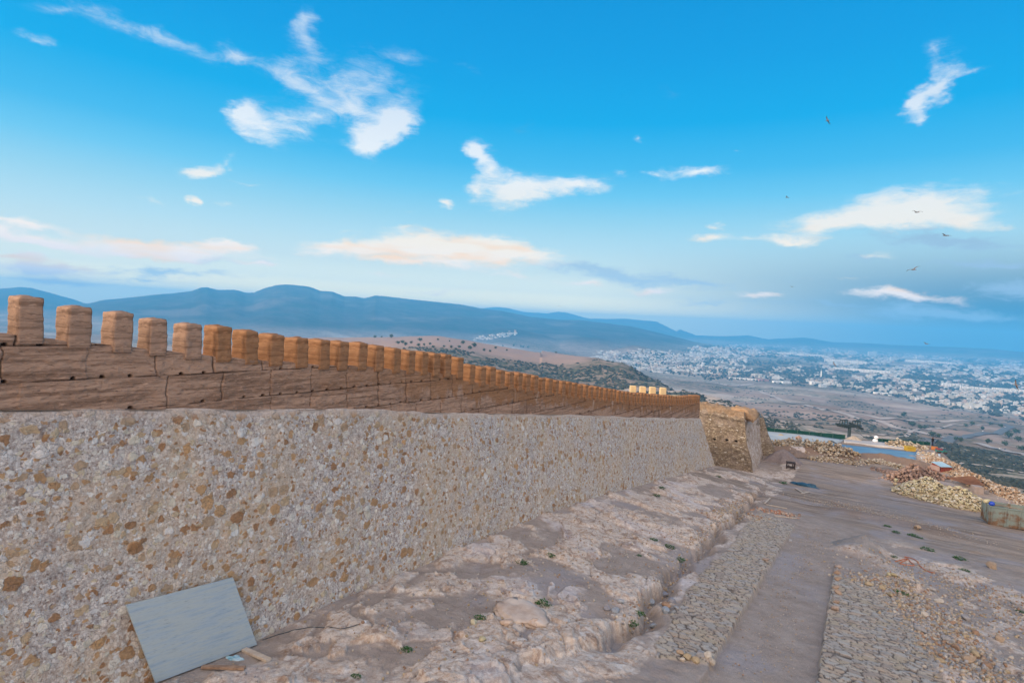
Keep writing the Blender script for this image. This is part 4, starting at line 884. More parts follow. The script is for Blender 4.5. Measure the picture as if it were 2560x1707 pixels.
# individual stones
def stones_at(lst, m, label, group, name='stone'):
    for (x, y, w) in lst:
        P_ = G(x, y); s = w*depth(P_)/FPX/2*1.15; stone_obj((P_[0], P_[1], P_[2]+s*.3), s, m, label, group, name=name)
M_blue = rndmat('blue_grey_stone', [(.30, .33, .38), (.27, .27, .31), (.36, .38, .42)], 'obj'); M_red = rndmat('red_brown_stone', [(.36, .25, .18), (.42, .30, .22), (.40, .31, .26)], 'obj')
stones_at([(1517, 1525, 20), (1540, 1528, 24), (1552, 1506, 20), (1630, 1510, 22)], M_blue, 'blue grey cobble lying on the bedrock shelf beside the gully', 'blue grey cobbles')
stones_at([(1660, 1488, 24), (1678, 1505, 26), (1664, 1530, 26), (1634, 1567, 18), (1690, 1520, 18), (1975, 1352, 10)], M_blue, 'grey blue broken stone at the near left corner of the left paving', 'grey blue broken stones')
stones_at([(1668, 1518, 26), (1700, 1633, 18), (1718, 1646, 24), (1738, 1652, 22), (1768, 1640, 24), (1778, 1655, 20), (1750, 1640, 22), (1706, 1650, 16)], M_mix_o, 'angular broken stone heaped at the near end of the left paving', 'stones at the near end of the left paving')
stones_at([(1915, 1400, 16)], M_red, 'small red brown stone alone on the left paving', None)
stones_at([(2093, 1418, 18), (2094, 1434, 17), (2094, 1450, 19), (2090, 1470, 17), (2096, 1484, 20), (2092, 1506, 18), (2088, 1525, 22)], M_red, 'orange brown edging stone set along the sunken path at the right paving', 'edging stones of the right paving')
stones_at([(2172, 1462, 20), (2180, 1448, 14), (2192, 1450, 14), (2225, 1490, 22), (2300, 1578, 26), (2262, 1452, 14), (2205, 1470, 16), (2330, 1476, 20), (2345, 1505, 22), (2400, 1512, 18), (2415, 1548, 24), (2310, 1540, 22), (2335, 1560, 20), (2365, 1600, 24), (2390, 1625, 28), (2420, 1655, 36), (2440, 1640, 24), (2470, 1668, 30), (2350, 1655, 22), (2300, 1610, 20), (2500, 1600, 26), (2440, 1585, 22), (2380, 1560, 18), (2280, 1505, 14), (2320, 1520, 18), (2370, 1535, 16)], M_mix_o, 'loose brown or grey stone in the rubble beside the right paving', 'stones in the rubble at right')
stones_at([(2292, 1322, 22), (2480, 1420, 30)], M_mix_o, 'single pale ochre boulder on the rough ground at right', 'pale boulders')
stones_at([(1185, 1558, 20), (1205, 1600, 22), (2235, 1440, 16), (2225, 1437, 14)], M_pale_o, 'white stone lump lying on the ground', 'white stone lumps')
stones_at([(1335, 1565, 36), (1268, 1560, 34)], flatmat('bedrock_block', (.42, .30, .23), (.56, .44, .36), 2., bumpd=.03), 'thick brown bedrock block split off the shelf near the lone green weed', 'split bedrock blocks')
b_ = G(1285, 1535); v, f = rock_shape(4, np.random.default_rng(4)); v = v*np.array([1.3, .95, .20])+(fbm(v[:, 0]*3, v[:, 1]*3, 4, 3)-.5)[:, None]*.1
o = mesh_np('rock_slab', v+np.array([b_[0], b_[1], b_[2]+.06]), f, flatmat('bedrock_slab', (.38, .29, .24), (.56, .47, .41), 1.4, bumpd=.04)); tag(o, 'broad flat pinkish rock slab undercut at its near edge, in the middle of the bedrock shelf', 'rock')
# cairn of two blocks
c_ = G(2239, 1214)
for q, (dz, s) in enumerate(((.25, .33), (.72, .28))):
    stone_obj((c_[0], c_[1], c_[2]+dz), s, M_pale_o, ('lower', 'upper')[q]+' of two yellow blocks stacked left of the pale stone heap', 'two stacked yellow blocks', .95)
# ------------------------------------------------------------------ weeds
def weed(x, y, w, label):
    P_ = G(x, y); s = w*1.2*depth(P_)/FPX/2; V = []; Fc = []; r = np.random.default_rng(int(x*7+y)); n = 0
    for i in range(170):
        a = r.uniform(0, 6.28); d = s*math.sqrt(r.uniform(0, 1)); c = np.array([math.cos(a)*d, math.sin(a)*d*.8, r.uniform(0, .55*s)*(1-d/s*.6)])
        l = s*r.uniform(.16, .34); b = r.uniform(0, 6.28); t = np.array([math.cos(b), math.sin(b), r.uniform(-.1, .9)]); t /= np.linalg.norm(t); q = np.cross(t, [0, 0, 1]); q /= np.linalg.norm(q)+1e-6
        V += [c, c+t*l*.5+q*l*.28, c+t*l, c+t*l*.5-q*l*.28]; Fc.append((n, n+1, n+2, n+3)); n += 4
    o = mesh_np('weed', np.array(V), np.array(Fc), M_green, smooth=False); o.location = (P_[0], P_[1], P_[2]-.01)
    tag(o, label, 'weed', 'green weeds on the rocky ground')
for x, y, w, lb in ((1358, 1510, 34, 'spreading dark green weed beside the flat rock slab'), (1201, 1545, 26, 'small green weed in a hollow left of the flat rock slab'), (1304, 1407, 30, 'low dark weed on the shelf between the wall and the paving'),
    (1378, 1389, 22, 'olive weed under an undercut rock edge near the wall'), (1673, 1368, 24, 'green weed on the shelf close to the gully rim'), (1634, 1350, 18, 'small weed left of the gully, upper one of a pair'),
    (1695, 1400, 28, 'weed hanging on the gully rim'), (1598, 1389, 12, 'tiny green weed on bare bedrock in mid shelf'), (1598, 1535, 26, 'round green weed growing in the gully'),
    (1580, 1560, 30, 'yellowish weed growing at the near end of the gully'), (1016, 1625, 28, 'green weed on bedrock near the bottom edge right of the marble slab'), (890, 1693, 26, 'green weed at the very bottom edge of the picture'),
    (1655, 1222, 20, 'dark weed at the foot of the wall far along'), (1795, 1192, 14, 'small weed where wall and tower meet'), (1640, 1240, 20, 'flat weed in a rock crack near the wall foot'), (1958, 1209, 18, 'olive tuft left of the dark blue tarpaulin'),
    (2283, 1340, 22, 'green tuft on rough ground right of the brown dirt hump'), (2300, 1345, 12, 'small green tuft beside a bigger one on rough ground'), (2318, 1375, 26, 'oval dark green tuft in the middle of the rough ground'), (2400, 1398, 26, 'green tuft farther right on the rough ground'),
    (2412, 1427, 20, 'thin green tuft below the others on the rough ground'), (2240, 1331, 16, 'green tuft near the small sand cone'), (2218, 1316, 16, 'weed on the near side of the brown dirt hump'), (2235, 1392, 14, 'little weed by the orange hose'),
    (2250, 1485, 30, 'mossy green weed in the rubble beside the right paving'), (2550, 1530, 20, 'weed at the right picture edge')):
    weed(x, y, w, lb)

# ------------------------------------------------------------------ marble slab against the wall
def marble(t):
    P = coord(t); Q = mapping(t, P, scale=(.7, 9., 1)); n = noise(t, Q, 1.4, 6, .6, .4); n2 = noise(t, mapping(t, P, scale=(2.5, 60, 1)), 1.6, 4, .6)
    c = ramp(t, n, [(.28, (.28, .35, .42)), (.44, (.35, .42, .48)), (.55, (.41, .45, .45)), (.74, (.31, .38, .45))])
    return mixc(t, mr(t, n2, .60, .68), c, (.15, .17, .21)), None, .45
M_marb = mat('travertine', marble, .5, .4)
def on_wall(x, y):                                            # point on the battered stone face
    d = ray(x, y)
    lo, hi = 8., 40.
    for _ in range(60):
        m = (lo+hi)/2; P_ = d*m; b = P_[1]/K; zf = np.interp(b, FH_B, FH_H)*K-S*P_[1]; zt = np.interp(b, ST_B, ST_H)*K-S*P_[1]
        xf = -9.6*K-.7*K*np.clip((P_[2]-zf)/(zt-zf), 0, 1)
        if P_[0] < xf: hi = m
        else: lo = m
    return d*lo
TL, TR = on_wall(315, 1512), on_wall(583, 1443); BRg = G(643, 1613)
TL = TL*.985; TR = TR*.985; BR_ = np.array(BRg); BR_[2] += .03
e1 = TL-TR; BL_ = BR_+e1*1.02                                   # bottom left corner is just below the frame
BL_ = BL_ if True else BL_
X_ax = Vector(BR_-BL_).normalized(); Y_ax = Vector(TL-BL_); Wd = (Vector(BR_-BL_)).length; Y_ax = (Y_ax-X_ax*Y_ax.dot(X_ax)); Hd = Y_ax.length; Y_ax.normalize(); Z_ax = X_ax.cross(Y_ax)
corners = [Vector(BL_), Vector(BR_), Vector(TR), Vector(TL)]
me = bpy.data.meshes.new('slab'); mw = Matrix((X_ax, Y_ax, Z_ax)).transposed().to_4x4(); mw.translation = Vector(BL_)
loc = [mw.inverted() @ c for c in corners]; th = .05
vs = [(c.x, c.y, 0) for c in loc]+[(c.x, c.y, -th) for c in loc]
me.from_pydata(vs, [], [(0, 1, 2, 3), (7, 6, 5, 4), (0, 4, 5, 1), (1, 5, 6, 2), (2, 6, 7, 3), (3, 7, 4, 0)]); me.update(); me.materials.append(M_marb)
bm = bmesh.new(); bm.from_mesh(me); bmesh.ops.bevel(bm, geom=bm.edges[:], offset=.006, segments=2, affect='EDGES'); bm.to_mesh(me); bm.free()
slab = bpy.data.objects.new('marble_slab', me); COL.objects.link(slab); slab.matrix_world = mw
tag(slab, 'tilted blue grey veined travertine slab leaning on the foot of the stone wall, bottom left', 'stone slab')
def board(name, p, q, w, h, m, label, cat='plank', lift=.03, grp=None):
    P_, Q_ = Vector(G(*p)), Vector(G(*q)); d = Q_-P_; L = d.length; M_ = d.to_track_quat('X', 'Z').to_matrix()
    b = MB().box((0, 0, 0), (L, w, h)); o = b.build(name, m, bevel=.004); o.rotation_euler = M_.to_euler(); o.location = (P_+Q_)/2+Vector((0, 0, h/2+lift)); return tag(o, label, cat, grp)
board('plank', (505, 1672), (612, 1675), .10, .07, M_wood, 'short brown timber lying under the lower edge of the marble slab')
board('plank', (610, 1628), (672, 1655), .15, .07, M_woodp, 'pale end of a plank sticking out right of the marble slab')
board('plank', (1912, 1262), (1925, 1248), .12, .05, M_woodp, 'upright leaning end of a pale board at the far debris pile', lift=.12)
board('plank', (1915, 1262), (1968, 1272), .12, .05, M_woodp, 'pale board lying across the top of the far debris pile')
board('plank', (1935, 1290), (1992, 1297), .1, .05, M_woodp, 'thin pale board lying nearest in the debris beyond the left paving')
board('plank', (1990, 1222), (2010, 1234), .2, .04, M_woodp, 'short pale plank crossing another below the blue tarpaulin')
board('plank', (2004, 1234), (2024, 1230), .2, .04, M_woodp, 'short pale plank lying flat in front of the blue tarpaulin')
board('plank', (1790, 1330), (1808, 1312), .08, .05, M_woodp, 'small pale stick lying across the gully')
far_heap('brick_debris', [(1905, 1275), (1945, 1282), (1980, 1290)], rndmat('red_debris', [(.40, .20, .13), (.46, .28, .20), (.32, .22, .17), (.50, .40, .34)]), 130, .05, .16, 'scatter of orange brick debris beyond the far end of the left paving', .15, .9)
def lump(name, x, y, w, h, m, label, cat, sx=1., seed=1, rz=0., amp=.35, kind=None):
    P_ = G(x, y); k = depth(P_)/FPX; v, f = ico(4); v = v.copy(); v[:, 2] = np.maximum(v[:, 2], -.15)
    n = fbm(v[:, 0]*1.8+seed, v[:, 1]*1.8+v[:, 2], 4, seed)-.5; v = v*(1+n[:, None]*amp*2); v = v*np.array([w*k/2, w*k/2*sx, h*k])
    o = mesh_np(name, v, f, m); o.location = (P_[0], P_[1], P_[2]-.02); o.rotation_euler = (0, 0, rz); return tag(o, label, cat, kind=kind)
M_tarp = flatmat('dark_blue_plastic', (.012, .055, .11), (.02, .09, .16), 3., .5, .4, .03)
lump('tarpaulin', 2010, 1214, 62, 9, M_tarp, 'crumpled dark blue tarpaulin lying on the dirt road', 'tarpaulin', .35, 3, -.25, .6)
lump('plastic_rag', 588, 1645, 42, 7, flatmat('torn_blue_plastic', (.10, .30, .42), (.45, .55, .60), 9., .5, .4), 'torn light blue plastic rag under the marble slab', 'rag', .5, 5, .4, .6)
lump('plastic_bag', 912, 1553, 10, 5, flatmat('white_plastic', (.6, .6, .62), None, 5., .5), 'tiny white plastic scrap on the dirt near the wall foot', 'litter', .7, 6)
# gravel cones
def cone_heap(x, y, w, h, m, label, seed=1, sx=.8, kind=None, name='gravel_heap'):
    P_ = G(x, y); k = depth(P_)/FPX; R = w*k/2; H = h*k; n1, n2 = 60, 24; a, q = np.meshgrid(np.linspace(0, 2*math.pi, n1), np.linspace(0, 1, n2), indexing='ij')
    rr = R*q*(1+.12*np.sin(a*3+seed)+.1*np.sin(a*7)); zz = H*(1-q**1.15)*(1+.1*(fbm(np.cos(a)*2, np.sin(a)*2+q*3, 3, seed)-.5))-.25*q**4*H
    zz = zz+(fbm(np.cos(a)*q*6, np.sin(a)*q*6, 4, seed+3)-.5)*H*.12
    o = mesh_np(name, np.dstack([rr*np.cos(a), rr*np.sin(a)*sx, zz]).reshape(-1, 3), grid_faces(n1, n2), m); o.location = (P_[0], P_[1], P_[2]); return tag(o, label, 'gravel heap', kind=kind)
cone_heap(1958, 1152, 96, 30, flatmat('purple_gravel', (.15, .125, .13), (.215, .18, .18), 4., bumpd=.05), 'dark purple grey cone of gravel beside the foot of the tower', 3)
cone_heap(1990, 1135, 60, 10, flatmat('brown_gravel', (.16, .12, .10), (.23, .17, .14), 4., bumpd=.05), 'low brown gravel hump right of the purple gravel cone', 5)
cone_heap(1996, 1098, 24, 10, flatmat('red_earth', (.28, .17, .13), (.36, .24, .19), 4., bumpd=.05), 'small reddish cone of earth on the pale screed behind the long stone heap', 7)
cone_heap(1952, 1090, 24, 6, flatmat('ochre_sand', (.30, .23, .15), (.38, .30, .21), 4.), 'little ochre sand hump on the pale screed near the green hoarding', 8)
cone_heap(2078, 1108, 30, 8, flatmat('black_soil', (.03, .04, .05), (.06, .07, .08), 4.), 'small black heap at the corner of the blue sheeting', 9)
cone_heap(2135, 1099, 44, 10, flatmat('pylon_mound_earth', (.26, .22, .18), (.36, .30, .25), 4.), 'low earth mound in front of the cable pylon', 10)
# sheets lying on the terrace
def sheet(name, pxs, m, label, cat=None, lift=.06, kind=None, rows=8):
    """pxs: two rows of photo points, near edge and far edge"""
    near, far = pxs; n = 24
    def along(pl, t):
        q = t*(len(pl)-1); i = min(int(q), len(pl)-2); a, b = pl[i], pl[i+1]; return (a[0]+(b[0]-a[0])*(q-i), a[1]+(b[1]-a[1])*(q-i))
    pts = []
    A_n = [np.array(to_ground(*along(near, i/(n-1)), flat)[:2]) for i in range(n)]; A_f = [np.array(to_ground(*along(far, i/(n-1)), flat)[:2]) for i in range(n)]
    for a, b in zip(A_n, A_f):
        for j in range(rows): pts.append(a+(b-a)*j/(rows-1))
    pts = np.array(pts); z = base_z(pts[:, 1])+.16+lift+(fbm(pts[:, 0]*.5, pts[:, 1]*.5, 3, 5)-.5)*.10
    top = np.c_[pts, z]; bot = np.c_[pts, z-.4-lift]; f = grid_faces(n, rows); N = len(top)
    ring = [i*rows for i in range(n)]+[(n-1)*rows+j for j in range(1, rows)]+[i*rows+rows-1 for i in range(n-2, -1, -1)]+[j for j in range(rows-2, 0, -1)]
    sk = np.array([(a, b, b+N, a+N) for a, b in zip(ring, ring[1:]+ring[:1])])
    o = mesh_np(name, np.r_[top, bot], np.r_[f[:, ::-1], sk], m); return tag(o, label, cat, kind=kind)
sheet('blue_sheeting', ([(2095, 1128), (2180, 1140), (2290, 1151)], [(2062, 1110), (2180, 1121), (2292, 1133)]), flatmat('blue_membrane', (.10, .20, .31), (.13, .25, .36), .6, .6, .3), 'bright blue sheeting spread on the terrace between stone heaps', 'sheeting', .05)
sheet('concrete_screed', ([(1900, 1103), (1990, 1108), (2075, 1116)], [(1900, 1077), (2000, 1086), (2110, 1101)]), flatmat('pale_screed', (.28, .33, .37), (.36, .39, .41), .5), 'pale blue grey screed on the terrace', None, .02, 'structure')
sheet('concrete_screed', ([(2110, 1106), (2200, 1116), (2290, 1128)], [(2110, 1100), (2200, 1106), (2230, 1110)]), flatmat('grey_screed', (.33, .32, .33), (.42, .40, .40), .5), 'grey screed behind the blue sheeting', None, .0, 'structure')
sheet('pale_sheet', ([(2305, 1150), (2352, 1152)], [(2292, 1136), (2350, 1137)]), flatmat('pale_membrane', (.45, .52, .55), (.55, .60, .62), .8), 'pale grey sheet on the ground left of the red shed', 'sheeting', .05)
# ------------------------------------------------------------------ green hoarding
M_fence = flatmat('green_mesh_fence', (.008, .045, .042), (.012, .065, .06), .8)
def hoarding(p, q, hpx, label):
    A, B = Vector(to_ground(*p, flat)), Vector(to_ground(*q, flat)); H = hpx*depth(np.array((A+B)/2))/FPX
    e = empty('site_hoarding', A); tag(e, label, 'fence', 'green hoardings along the terrace rim'); n = 16
    b = MB(); d = (B-A)
    for i in range(n):
        P_ = A+d*(i/n); Q_ = A+d*((i+1)/n); jit = .02*math.sin(i*2.1)
        b.add([P_+Vector((0, jit, -.9)), Q_+Vector((0, -jit, -.9)), Q_+Vector((0, -jit, H)), P_+Vector((0, jit, H+.05*math.sin(i))), P_+Vector((0, jit+.03, -.9)), Q_+Vector((0, -jit+.03, -.9)), Q_+Vector((0, -jit+.03, H)), P_+Vector((0, jit+.03, H+.05*math.sin(i)))], [(0, 1, 2, 3), (7, 6, 5, 4), (3, 2, 6, 7), (0, 3, 7, 4), (1, 5, 6, 2)])
    o = b.build('mesh_panel', M_fence, e); o.location = -e.location
    for i in range(0, n+1, 2):
        P_ = A+d*(i/n); o = MB().bar(P_+Vector((0, -.08, -.9)), P_+Vector((0, -.08, H+.1)), .05).build('post', flatmat('fence_post', (.05, .10, .09)) if i == 0 else bpy.data.materials['fence_post'], e); o.location = -e.location
hoarding((1880, 1076), (2112, 1098), 11, 'long green mesh hoarding on the terrace rim left of the cable pylon')
hoarding((2188, 1103), (2325, 1113), 8, 'shorter green mesh hoarding on the terrace rim right of the cable pylon')
# ------------------------------------------------------------------ cable pylon and cables
pp = at_r(2122, 1096, 210); top = at_r(2120, 1063, 210); gzp = float(far_z(pp[0], pp[1]))
py = empty('cable_pylon', (pp[0], pp[1], gzp)); tag(py, 'grey green cable car pylon with crossarms and pulley trains beyond the terrace', 'pylon')
M_steel = flatmat('painted_steel', (.02, .035, .04), (.04, .055, .06), 2., .6)
H = top[2]-gzp; kpx = depth(top)/FPX
rt = Vector(r0)
MB().bar((0, 0, 0), (0, 0, H+.3), .75, 14, .45).build('mast', M_steel, py, smooth=True)
MB().box((0, 0, H-.1), (21*kpx*2, 1., .9), Matrix.Rotation(YAW, 3, 'Z')).build('crossarm', M_steel, py, bevel=.03)
for sgn in (-1, 1):
    c = rt*(sgn*16*kpx)+Vector((0, 0, H))
    dr = Vector((.85*sgn, 1., -.22)).normalized() if False else (rt*.9+Vector((0, 0, -.34 if sgn > 0 else -.10))).normalized()
    b = MB().bar(c-dr*2.4, c+dr*2.4, .34, 6)
    for k in range(6):
        q = c+dr*(-1.7+k*.68); b.bar(q+Vector((0, -.25, -.3)), q+Vector((0, .25, -.3)), .42, 8)
    b.build('pulley_train', M_steel, py)
    fr = MB()
    for z_ in (0, 1.6): fr.bar(c-rt*1.2+Vector((0, 0, z_)), c+rt*1.2+Vector((0, 0, z_)), .16, 6)
    for k in (-1.2, -.4, .4, 1.2): fr.bar(c+rt*k, c+rt*k+Vector((0, 0, 1.6)), .13, 6)
    fr.build('service_frame', M_steel, py)
M_cable = flatmat('steel_cable', (.06, .07, .08), None, 1.)
def cable(a, b, sag, label):
    A, B = Vector(a), Vector(b); pts = [A.lerp(B, i/24)-Vector((0, 0, sag*4*(i/24)*(1-i/24))) for i in range(25)]
    tag(MB().tube(pts, .085, 5).build('cable', M_cable), label, 'cable', 'cables of the cable car')
cable(at_r(2096, 1062, 210), at_r(1840, 1058, 240), .3, 'lower left cable running from the pylon towards the tower')
cable(at_r(2104, 1052, 210), at_r(1840, 1042, 240), .3, 'upper left cable running from the pylon towards the tower')
cable(at_r(2142, 1068, 210), at_r(2235, 1116, 150), .2, 'upper cable dropping from the pylon to the right')
cable(at_r(2134, 1074, 210), at_r(2205, 1116, 150), .2, 'lower cable dropping from the pylon to the right')
# ------------------------------------------------------------------ rusty skip
def skipm(t):
    P = coord(t); n = noise(t, P, 1.3, 6, .65); n2 = noise(t, mapping(t, P, scale=(1, 1, .3)), 3., 5, .6)
    z = nd(t, 'ShaderNodeSeparateXYZ', {0: P}).node.outputs[2]
    k = mr(t, mt(t, 'ADD', n, mt(t, 'MULTIPLY', z, .12)), .64, .50)
    c = mixc(t, k, mixc(t, n2, (.13, .165, .16), (.21, .25, .24)), mixc(t, n2, (.09, .05, .032), (.19, .115, .07)))
    return c, bump(t, n, .3, .02)
M_skip = mat('rusty_paint', skipm, .7, .3)
c0 = Vector(G(2474, 1311)); k = depth(np.array(c0))/FPX
long_end = Vector(to_ground(2620, 1336, None)); short_end = Vector(to_ground(2451, 1299, None))
dl = Vector((long_end.x-c0.x, long_end.y-c0.y, 0)).normalized(); ds = Vector((-dl.y, dl.x, 0)); Ls, Ws, Hs = 5.4, 2.1, 45*k
skip = empty('waste_skip', c0, math.atan2(dl.y, dl.x)); tag(skip, 'long rusty blue grey steel skip cut by the right picture edge', 'skip')
b = MB(); tk = .05
b.box((Ls/2, .03, Hs/2), (Ls, tk, Hs)); b.box((Ls/2, Ws-.03, Hs/2), (Ls, tk, Hs)); b.box((.03, Ws/2, Hs/2), (tk, Ws-.1, Hs)); b.box((Ls-.03, Ws/2, Hs/2), (tk, Ws-.1, Hs)); b.box((Ls/2, Ws/2, .06), (Ls-.1, Ws-.1, .08))
b.build('body', M_skip, skip)
for (cx_, cy_, cz_, a, bb, cc) in ((Ls/2, -.0, Hs+.03, Ls+.1, .12, .09), (Ls/2, Ws, Hs+.03, Ls+.1, .12, .09), (0, Ws/2, Hs+.032, .12, Ws-.12, .09)):
    MB().box((cx_, cy_, cz_), (a, bb, cc)).build('rim', M_skip, skip, bevel=.015)
for i in range(6): MB().box((.08+i*1.04, -.035, Hs/2-.02), (.10, .07, Hs-.08)).build('rib', M_skip, skip, bevel=.01)
for yy_ in (.1, Ws/2, Ws-.1): MB().box((-.05, yy_, Hs/2), (.09, .12, Hs-.05)).build('rib', M_skip, skip, bevel=.01)
o = mesh_np('bucket', ico(3)[0]*np.array([.23, .23, .24]), ico(3)[1], flatmat('blue_plastic', (.004, .03, .32), (.008, .05, .42), 3., .4, .5)); o.location = c0+dl*.12+ds*.25+Vector((0, 0, Hs+.25)); tag(o, 'round bright blue plastic drum on the near corner of the skip', 'drum')
o.data.transform(Matrix.Diagonal((1, 1, .9, 1)))
stone_obj(c0+dl*.0+ds*1.1+Vector((0, 0, Hs+.22)), .42, M_pale_o, 'big pale lump behind the blue drum on the skip end', None, .8)
tag(MB().tube([c0+dl*.3+ds*.3+Vector((0, 0, Hs+.2)), c0+dl*1.2+ds*.5+Vector((0, 0, Hs+.15)), c0+dl*2.4+ds*.2+Vector((0, 0, Hs+.1))], .03).build('pole', M_wood), 'thin dark pole laid along the rim of the skip', 'pole')
# ------------------------------------------------------------------ trestle table by the tower
tb = Vector(G(1976, 1171)); k = depth(np.array(tb))/FPX; W_, H_ = 21*k, 15*k
tbl = empty('trestle_table', tb, YAW*.3); tag(tbl, 'small dark wooden trestle table standing alone near the tower', 'table')
M_dark = flatmat('dark_wood', (.035, .028, .03), (.06, .045, .045), 5.)
MB().box((0, 0, H_), (W_, .8, .16)).build('table_top', M_dark, tbl, bevel=.01)
for sx_ in (-1, 1):
    for sy_ in (-1, 1): MB().box((sx_*(W_/2-.1), sy_*.34, H_/2), (.13, .1, H_)).build('leg', M_dark, tbl)
for sy_ in (-1, 1): MB().box((0, sy_*.34, .2), (W_-.26, .08, .12)).build('rail', M_dark, tbl)
for xx_ in (-.25, .2): MB().box((xx_, -.34, H_/2+.02), (.10, .06, H_-.3)).build('brace', M_dark, tbl)
# ------------------------------------------------------------------ shed, rusty sheet, block, crate, sacks, cart
sb = Vector(G(2366, 1179)); k = depth(np.array(sb))/FPX; sh = empty('shed', sb, YAW+.12); tag(sh, 'low red painted shed with a light blue lean-to roof on the terrace rim', 'shed')
w2, hf, hb_, dp = 15*k, 12*k, 17*k, 1.5
MB().add([(-w2, 0, -.2), (w2, 0, -.2), (w2, dp, -.2), (-w2, dp, -.2), (-w2, 0, hf), (w2, 0, hf), (w2, dp, hb_), (-w2, dp, hb_)], [(3, 2, 1, 0), (4, 5, 6, 7), (0, 1, 5, 4), (1, 2, 6, 5), (2, 3, 7, 6), (3, 0, 4, 7)]).build('wall', flatmat('red_paint', (.20, .04, .028), (.28, .075, .05), 1.5), sh)
MB().add([(-w2-.15, -.12, hf), (w2-.1, -.12, hf), (w2-.1, dp, hb_+.02), (-w2-.15, dp, hb_+.02), (-w2-.15, -.12, hf+.07), (w2-.1, -.12, hf+.07), (w2-.1, dp, hb_+.09), (-w2-.15, dp, hb_+.09)], [(3, 2, 1, 0), (4, 5, 6, 7), (0, 1, 5, 4), (1, 2, 6, 5), (2, 3, 7, 6), (3, 0, 4, 7)]).build('roof', flatmat('blue_sheet_roof', (.26, .40, .50), (.34, .48, .56), 1.), sh)
MB().box((-w2-.22, dp/2, hf*.5), (.1, dp*.95, hf*.95)).build('side_panel', flatmat('pink_panel', (.32, .22, .20), (.38, .27, .24), 1.5), sh)
M_rust = flatmat('rust_sheet', (.11, .05, .03), (.17, .085, .05), 1.2, bumpd=.02)
gq = G(2440, 1222); rq = math.hypot(gq[0], gq[1]); q0, q1, q2, q3 = [Vector(at_r(x, y, rq+r)) for x, y, r in ((2368, 1193, 1.5), (2434, 1189, 2.2), (2462, 1212, .2), (2420, 1210, .0))]
b = MB(); dn_ = Vector((0, 0, -.06)); b.add([q0, q1, q2, q3, q0+dn_, q1+dn_, q2+dn_, q3+dn_], [(0, 1, 2, 3), (7, 6, 5, 4), (0, 4, 5, 1), (1, 5, 6, 2), (2, 6, 7, 3), (3, 7, 4, 0)])
tag(b.build('rusty_sheet', M_rust), 'big dark rusty steel sheet lying tilted behind the pale stone heap', 'metal sheet')
gb = Vector(G(2442, 1232)); k = depth(np.array(gb))/FPX; o = MB().box((0, 0, 9*k), (20*k, 1., 18*k)).build('concrete_block', flatmat('grey_pink_block', (.26, .21, .19), (.33, .27, .25), 2.), bevel=.03); o.location = gb; o.rotation_euler = (0, 0, .3); tag(o, 'square grey brown block below the rusty sheet right of the pale stone heap', 'block')
yb = Vector(to_ground(2274, 1128, flat)); k = depth(np.array(yb))/FPX; yc = empty('yellow_crate', yb, .3); tag(yc, 'bright yellow crate in front of the distant stone heap', 'crate')
M_ye = flatmat('yellow_plastic', (.36, .23, .03), (.42, .28, .04), 2.)
MB().box((0, 0, 6*k), (18*k, 1.3, 10*k), taper=1.06).build('body', M_ye, yc, bevel=.02); MB().box((0, 0, 11.4*k), (20*k, 1.5, .12)).build('rim', M_ye, yc, bevel=.02)
wb = Vector(to_ground(2188, 1106, flat)); M_wh = flatmat('white_sack', (.66, .66, .70), (.74, .74, .76), 3., bumpd=.05)
for q, (dz, s) in enumerate(((.32, .42), (.92, .34))):
    v, f = ico(3); v = v*(1+.25*(fbm(v[:, 0]*2+q, v[:, 1]*2+v[:, 2], 3, q)-.5))[:, None]; o = mesh_np('white_sack', v*np.array([s, s*.8, s*.85]), f, M_wh); o.location = wb+Vector((0.1*q, 0, dz)); tag(o, ('lower', 'upper')[q]+' of two white sacks stacked at the left end of the shorter hoarding', 'sack', 'two stacked white sacks')
cb = Vector(to_ground(2352, 1132, flat)); k = depth(np.array(cb))/FPX; ct = empty('hand_cart', cb, .2); tag(ct, 'teal and dark red builder\'s cart beside the worker on the terrace rim', 'cart')
MB().box((0, 0, 5*k), (18*k, 1.2, 5*k), taper=1.15).build('tub', flatmat('teal_paint', (.02, .16, .16), (.03, .2, .2)), ct, bevel=.02); MB().box((-4*k, 0, 9*k), (12*k, 1., 4*k)).build('load', flatmat('dark_red_load', (.16, .04, .05), None), ct, bevel=.05)
for sx_ in (-1, 1): MB().bar((sx_*6*k, -.65, .28), (sx_*6*k, -.5, .28), .28, 14).build('wheel', M_dark, ct)
ob = Vector(to_ground(2336, 1124, flat)); o = MB().box((0, 0, .28), (.95, .7, .55), taper=.9).build('orange_barrel', flatmat('orange_plastic', (.32, .12, .04), None), bevel=.08); o.location = ob; o.name = 'orange_tub'; tag(o, 'orange plastic tub at the worker\'s feet', 'tub')
